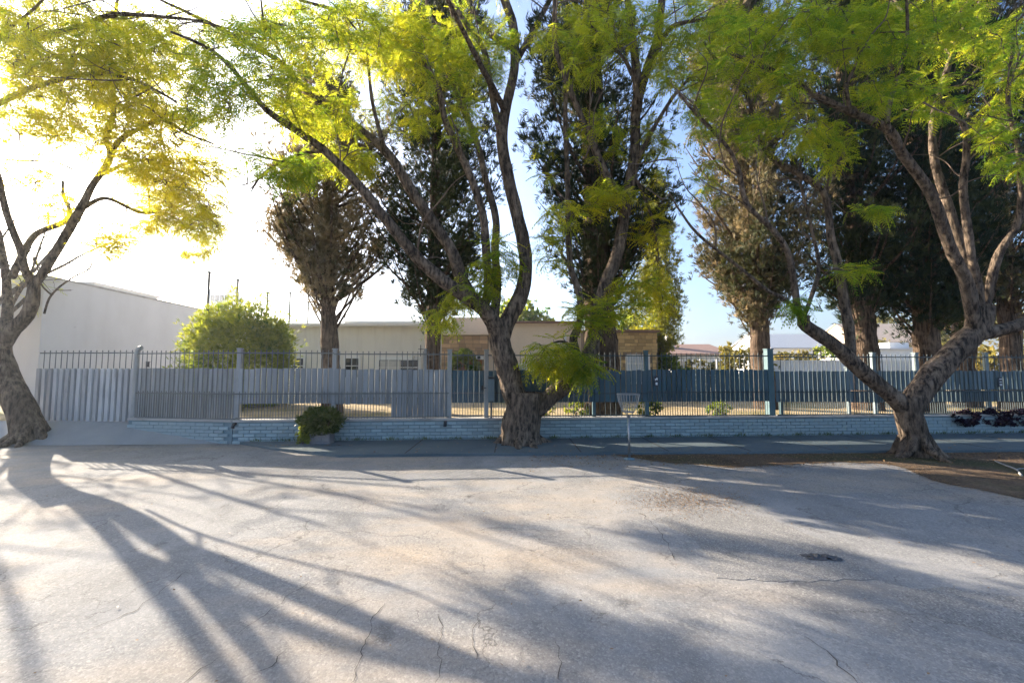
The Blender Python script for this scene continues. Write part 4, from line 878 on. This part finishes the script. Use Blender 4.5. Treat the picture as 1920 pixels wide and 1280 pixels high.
for k,(px,s_) in enumerate(((1788,.42),(1846,.34),(1895,.55),(1960,.5),(1690,.18))):
    x,y = fpx(px); shrub('purple_creeper',('clump of dark purple creeper hanging over the wall next to the forked trunk','small clump of dark purple creeper hanging on the wall below the pale post','widest clump of dark purple creeper spilling over the low wall','clump of dark purple creeper at the far end of the low wall','tiny tuft of dark purple creeper on the wall behind the forked trunk')[k],'creeper',(x,y-.13,.43),(s_,.12,.17),int(900*s_),M['purple'],SPL,(.05,.10),70+k,5,ground=.30,hang=.6)
# bright greenery far behind the bungalow
def far_tree(lab, px, Y, zz, rx, rz_, n, mat, seed):
    r = shrub('background_tree',lab,'tree',((px-CX)*Y/F,Y,zz),(rx,rx,rz_),n,M[mat],SPL,(.25,.5),seed,8,'trees behind the houses')
    MB().tube([(0,0,0),(.1,0,zz*.5),(0,0,zz)], [.22,.16,.08], 8).build('trunk', M['cybark'], r, True)
far_tree('pale green tree rising behind the bungalow roof between the stems',975,32,4.2,2.6,2.6,1500,'hedge',81)
far_tree('green tree behind the stone faced corner of the bungalow',1190,34,4.0,2.4,2.2,1200,'hedge',82)
far_tree('yellowing tree behind the low grey roofed white house',1840,44,4.5,3.4,3.2,1500,'dry',83)
far_tree('yellow tree between the dark cypresses and the peach house',1680,56,5.5,3.5,3.5,1200,'dry',84)

# ------------------------------------------------------------------ litter on the ground
rng = np.random.default_rng(99)
def litter(name, n, fx, par, size=(.02,.05), z=.012):
    p = np.array([fx() for _ in range(n)]); p[:,2]+=z; d = unit(np.c_[rng.normal(0,1,(n,2)),rng.normal(0,.12,n)])
    tv = np.array([(0,0,0),(.5,-.28,.1),(1,0,.02),(.5,.28,.06)]); tf=np.array([(0,1,2,3)])
    v,f,t_ = place(tv,tf,p,d,np.array([0,0,1.])+rng.normal(0,.25,(n,3)),rng.uniform(*size,n),rng.uniform(0,1,n)); o = obj(name, np_mesh(name,v,f,M['litter'],False,t_), None); return tag(o,par,'leaves',None,'stuff')
def on_verge():
    x = rng.uniform(.3,11); e = edge_line(x); return (x, e-abs(rng.normal(.0,.55))-.02, 0)
litter('fallen_leaves',2600,on_verge,'dry leaves and husks scattered over the bare earth verge')
def on_fringe():
    i_ = int(rng.integers(0,len(pp)-5)); return (pp[i_][0]+rng.normal(0,.12), pp[i_][1]-abs(rng.normal(0,.16))+.04, 0)
litter('verge_fringe',2600,on_fringe,'crumbs of soil and dry leaf along the ragged edge of the earth verge',(.008,.026),.009)
def on_walk(): x = rng.uniform(-5,13); return (x, rng.uniform(edge_line(x)+.05, fy(x)-.12) if x>-3 else 8.9, .05)
litter('pavement_leaves',260,on_walk,'a few pale leaves lying on the shaded pavement',(.03,.07))
def on_road():
    q = G(rng.normal(1290,60),rng.normal(935,14)); return (q.x+rng.normal(0,.1), q.y+rng.normal(0,.1), 0)
litter('leaf_drift',3500,on_road,'rusty brown drift of small leaves on the road past the earth verge',(.010,.024),.006)
def on_street(): return (rng.uniform(-9,9), rng.uniform(1.3,7.6), 0)
litter('street_leaves',420,on_street,'single small dry leaves scattered across the cracked road',(.012,.03))
wn_ = 1500; wx = np.concatenate([rng.uniform(-5.8,13,wn_//2), (rng.integers(0,26,wn_-wn_//2)*.73-5.6)+rng.normal(0,.07,wn_-wn_//2)]); wp = np.c_[wx, 9.5+.0707*(wx+6.08)-.145-abs(rng.normal(0,.02,wn_)), np.full(wn_,.05)]
wd_ = unit(np.c_[rng.normal(0,.45,wn_),rng.normal(-.15,.35,wn_),np.ones(wn_)])
v,f,t_ = place(np.array([(0,-.04,0),(.5,-.05,.05),(1,0,.2),(.5,.05,.05)]),np.array([(0,1,2,3)]),wp,wd_,rng.normal(0,1,(wn_,3)),rng.uniform(.03,.12,wn_),rng.uniform(.2,1,wn_))
tag(obj('wall_weeds', np_mesh('wall_weeds',v,f,M['bush'],False,t_)),'thin weeds sprouting where the painted wall meets the pavement','weeds',None,'stuff')
# sticks and scrap
m = MB(); q = spline(np.array([G(1866,866),G(1885,874),G(1905,882),G(1915,893)])+np.array([0,0,.02]), .1); m.tube(q, np.linspace(.010,.018,len(q)), 6)
q = spline(np.array([G(1905,882),G(1925,880),G(1950,888)])+np.array([0,0,.02]), .1); m.tube(q, .009, 5)
tag(m.build('fallen_branch', M['cope'], None, True), 'pale bare fallen branch lying on the earth past the forked tree', 'branch')
sp_ = G(1542,1046); m = MB(); random.seed(5); nx_, ny_ = 12, 6
for j in range(ny_):
    for i in range(nx_):
        u, v_ = i/(nx_-1)*2-1, j/(ny_-1)*2-1; ed = max(abs(u)**3, abs(v_)**2)
        m.v.append((u*.15*(1+.25*noise.noise(Vector((0,v_*3,1))))+random.uniform(-.008,.008), v_*.055*(1+.4*noise.noise(Vector((u*3,0,2))))+u*-.02, max(.001,(1-ed)*(.018+.022*noise.noise(Vector((u*6,v_*4,7)))))))
for j in range(ny_-1):
    for i in range(nx_-1):
        if random.random() > .12: m.f.append((j*nx_+i, j*nx_+i+1, (j+1)*nx_+i+1, (j+1)*nx_+i))
tag(m.build('scrap_debris', M['scrap'], None, loc=(sp_.x,sp_.y,.006)), 'flattened dark scrap of debris lying on the road repair', 'debris')

# ------------------------------------------------------------------ thin volume added to imitate the sun's veiling glare
hz_ = bpy.data.materials.new('glare_haze'); hz_.use_nodes = True; n_ = hz_.node_tree.nodes; n_.remove(n_['Principled BSDF'])
pv = n_.new('ShaderNodeVolumePrincipled'); pv.inputs['Color'].default_value = (.86,.92,1,1); pv.inputs['Density'].default_value = .0008; pv.inputs['Anisotropy'].default_value = .5
hz_.node_tree.links.new(pv.outputs[0], n_['Material Output'].inputs['Volume'])
tag(MB().box(-920,920,-920,1520,-1.1,30).build('glare_haze', hz_), kind='stuff')
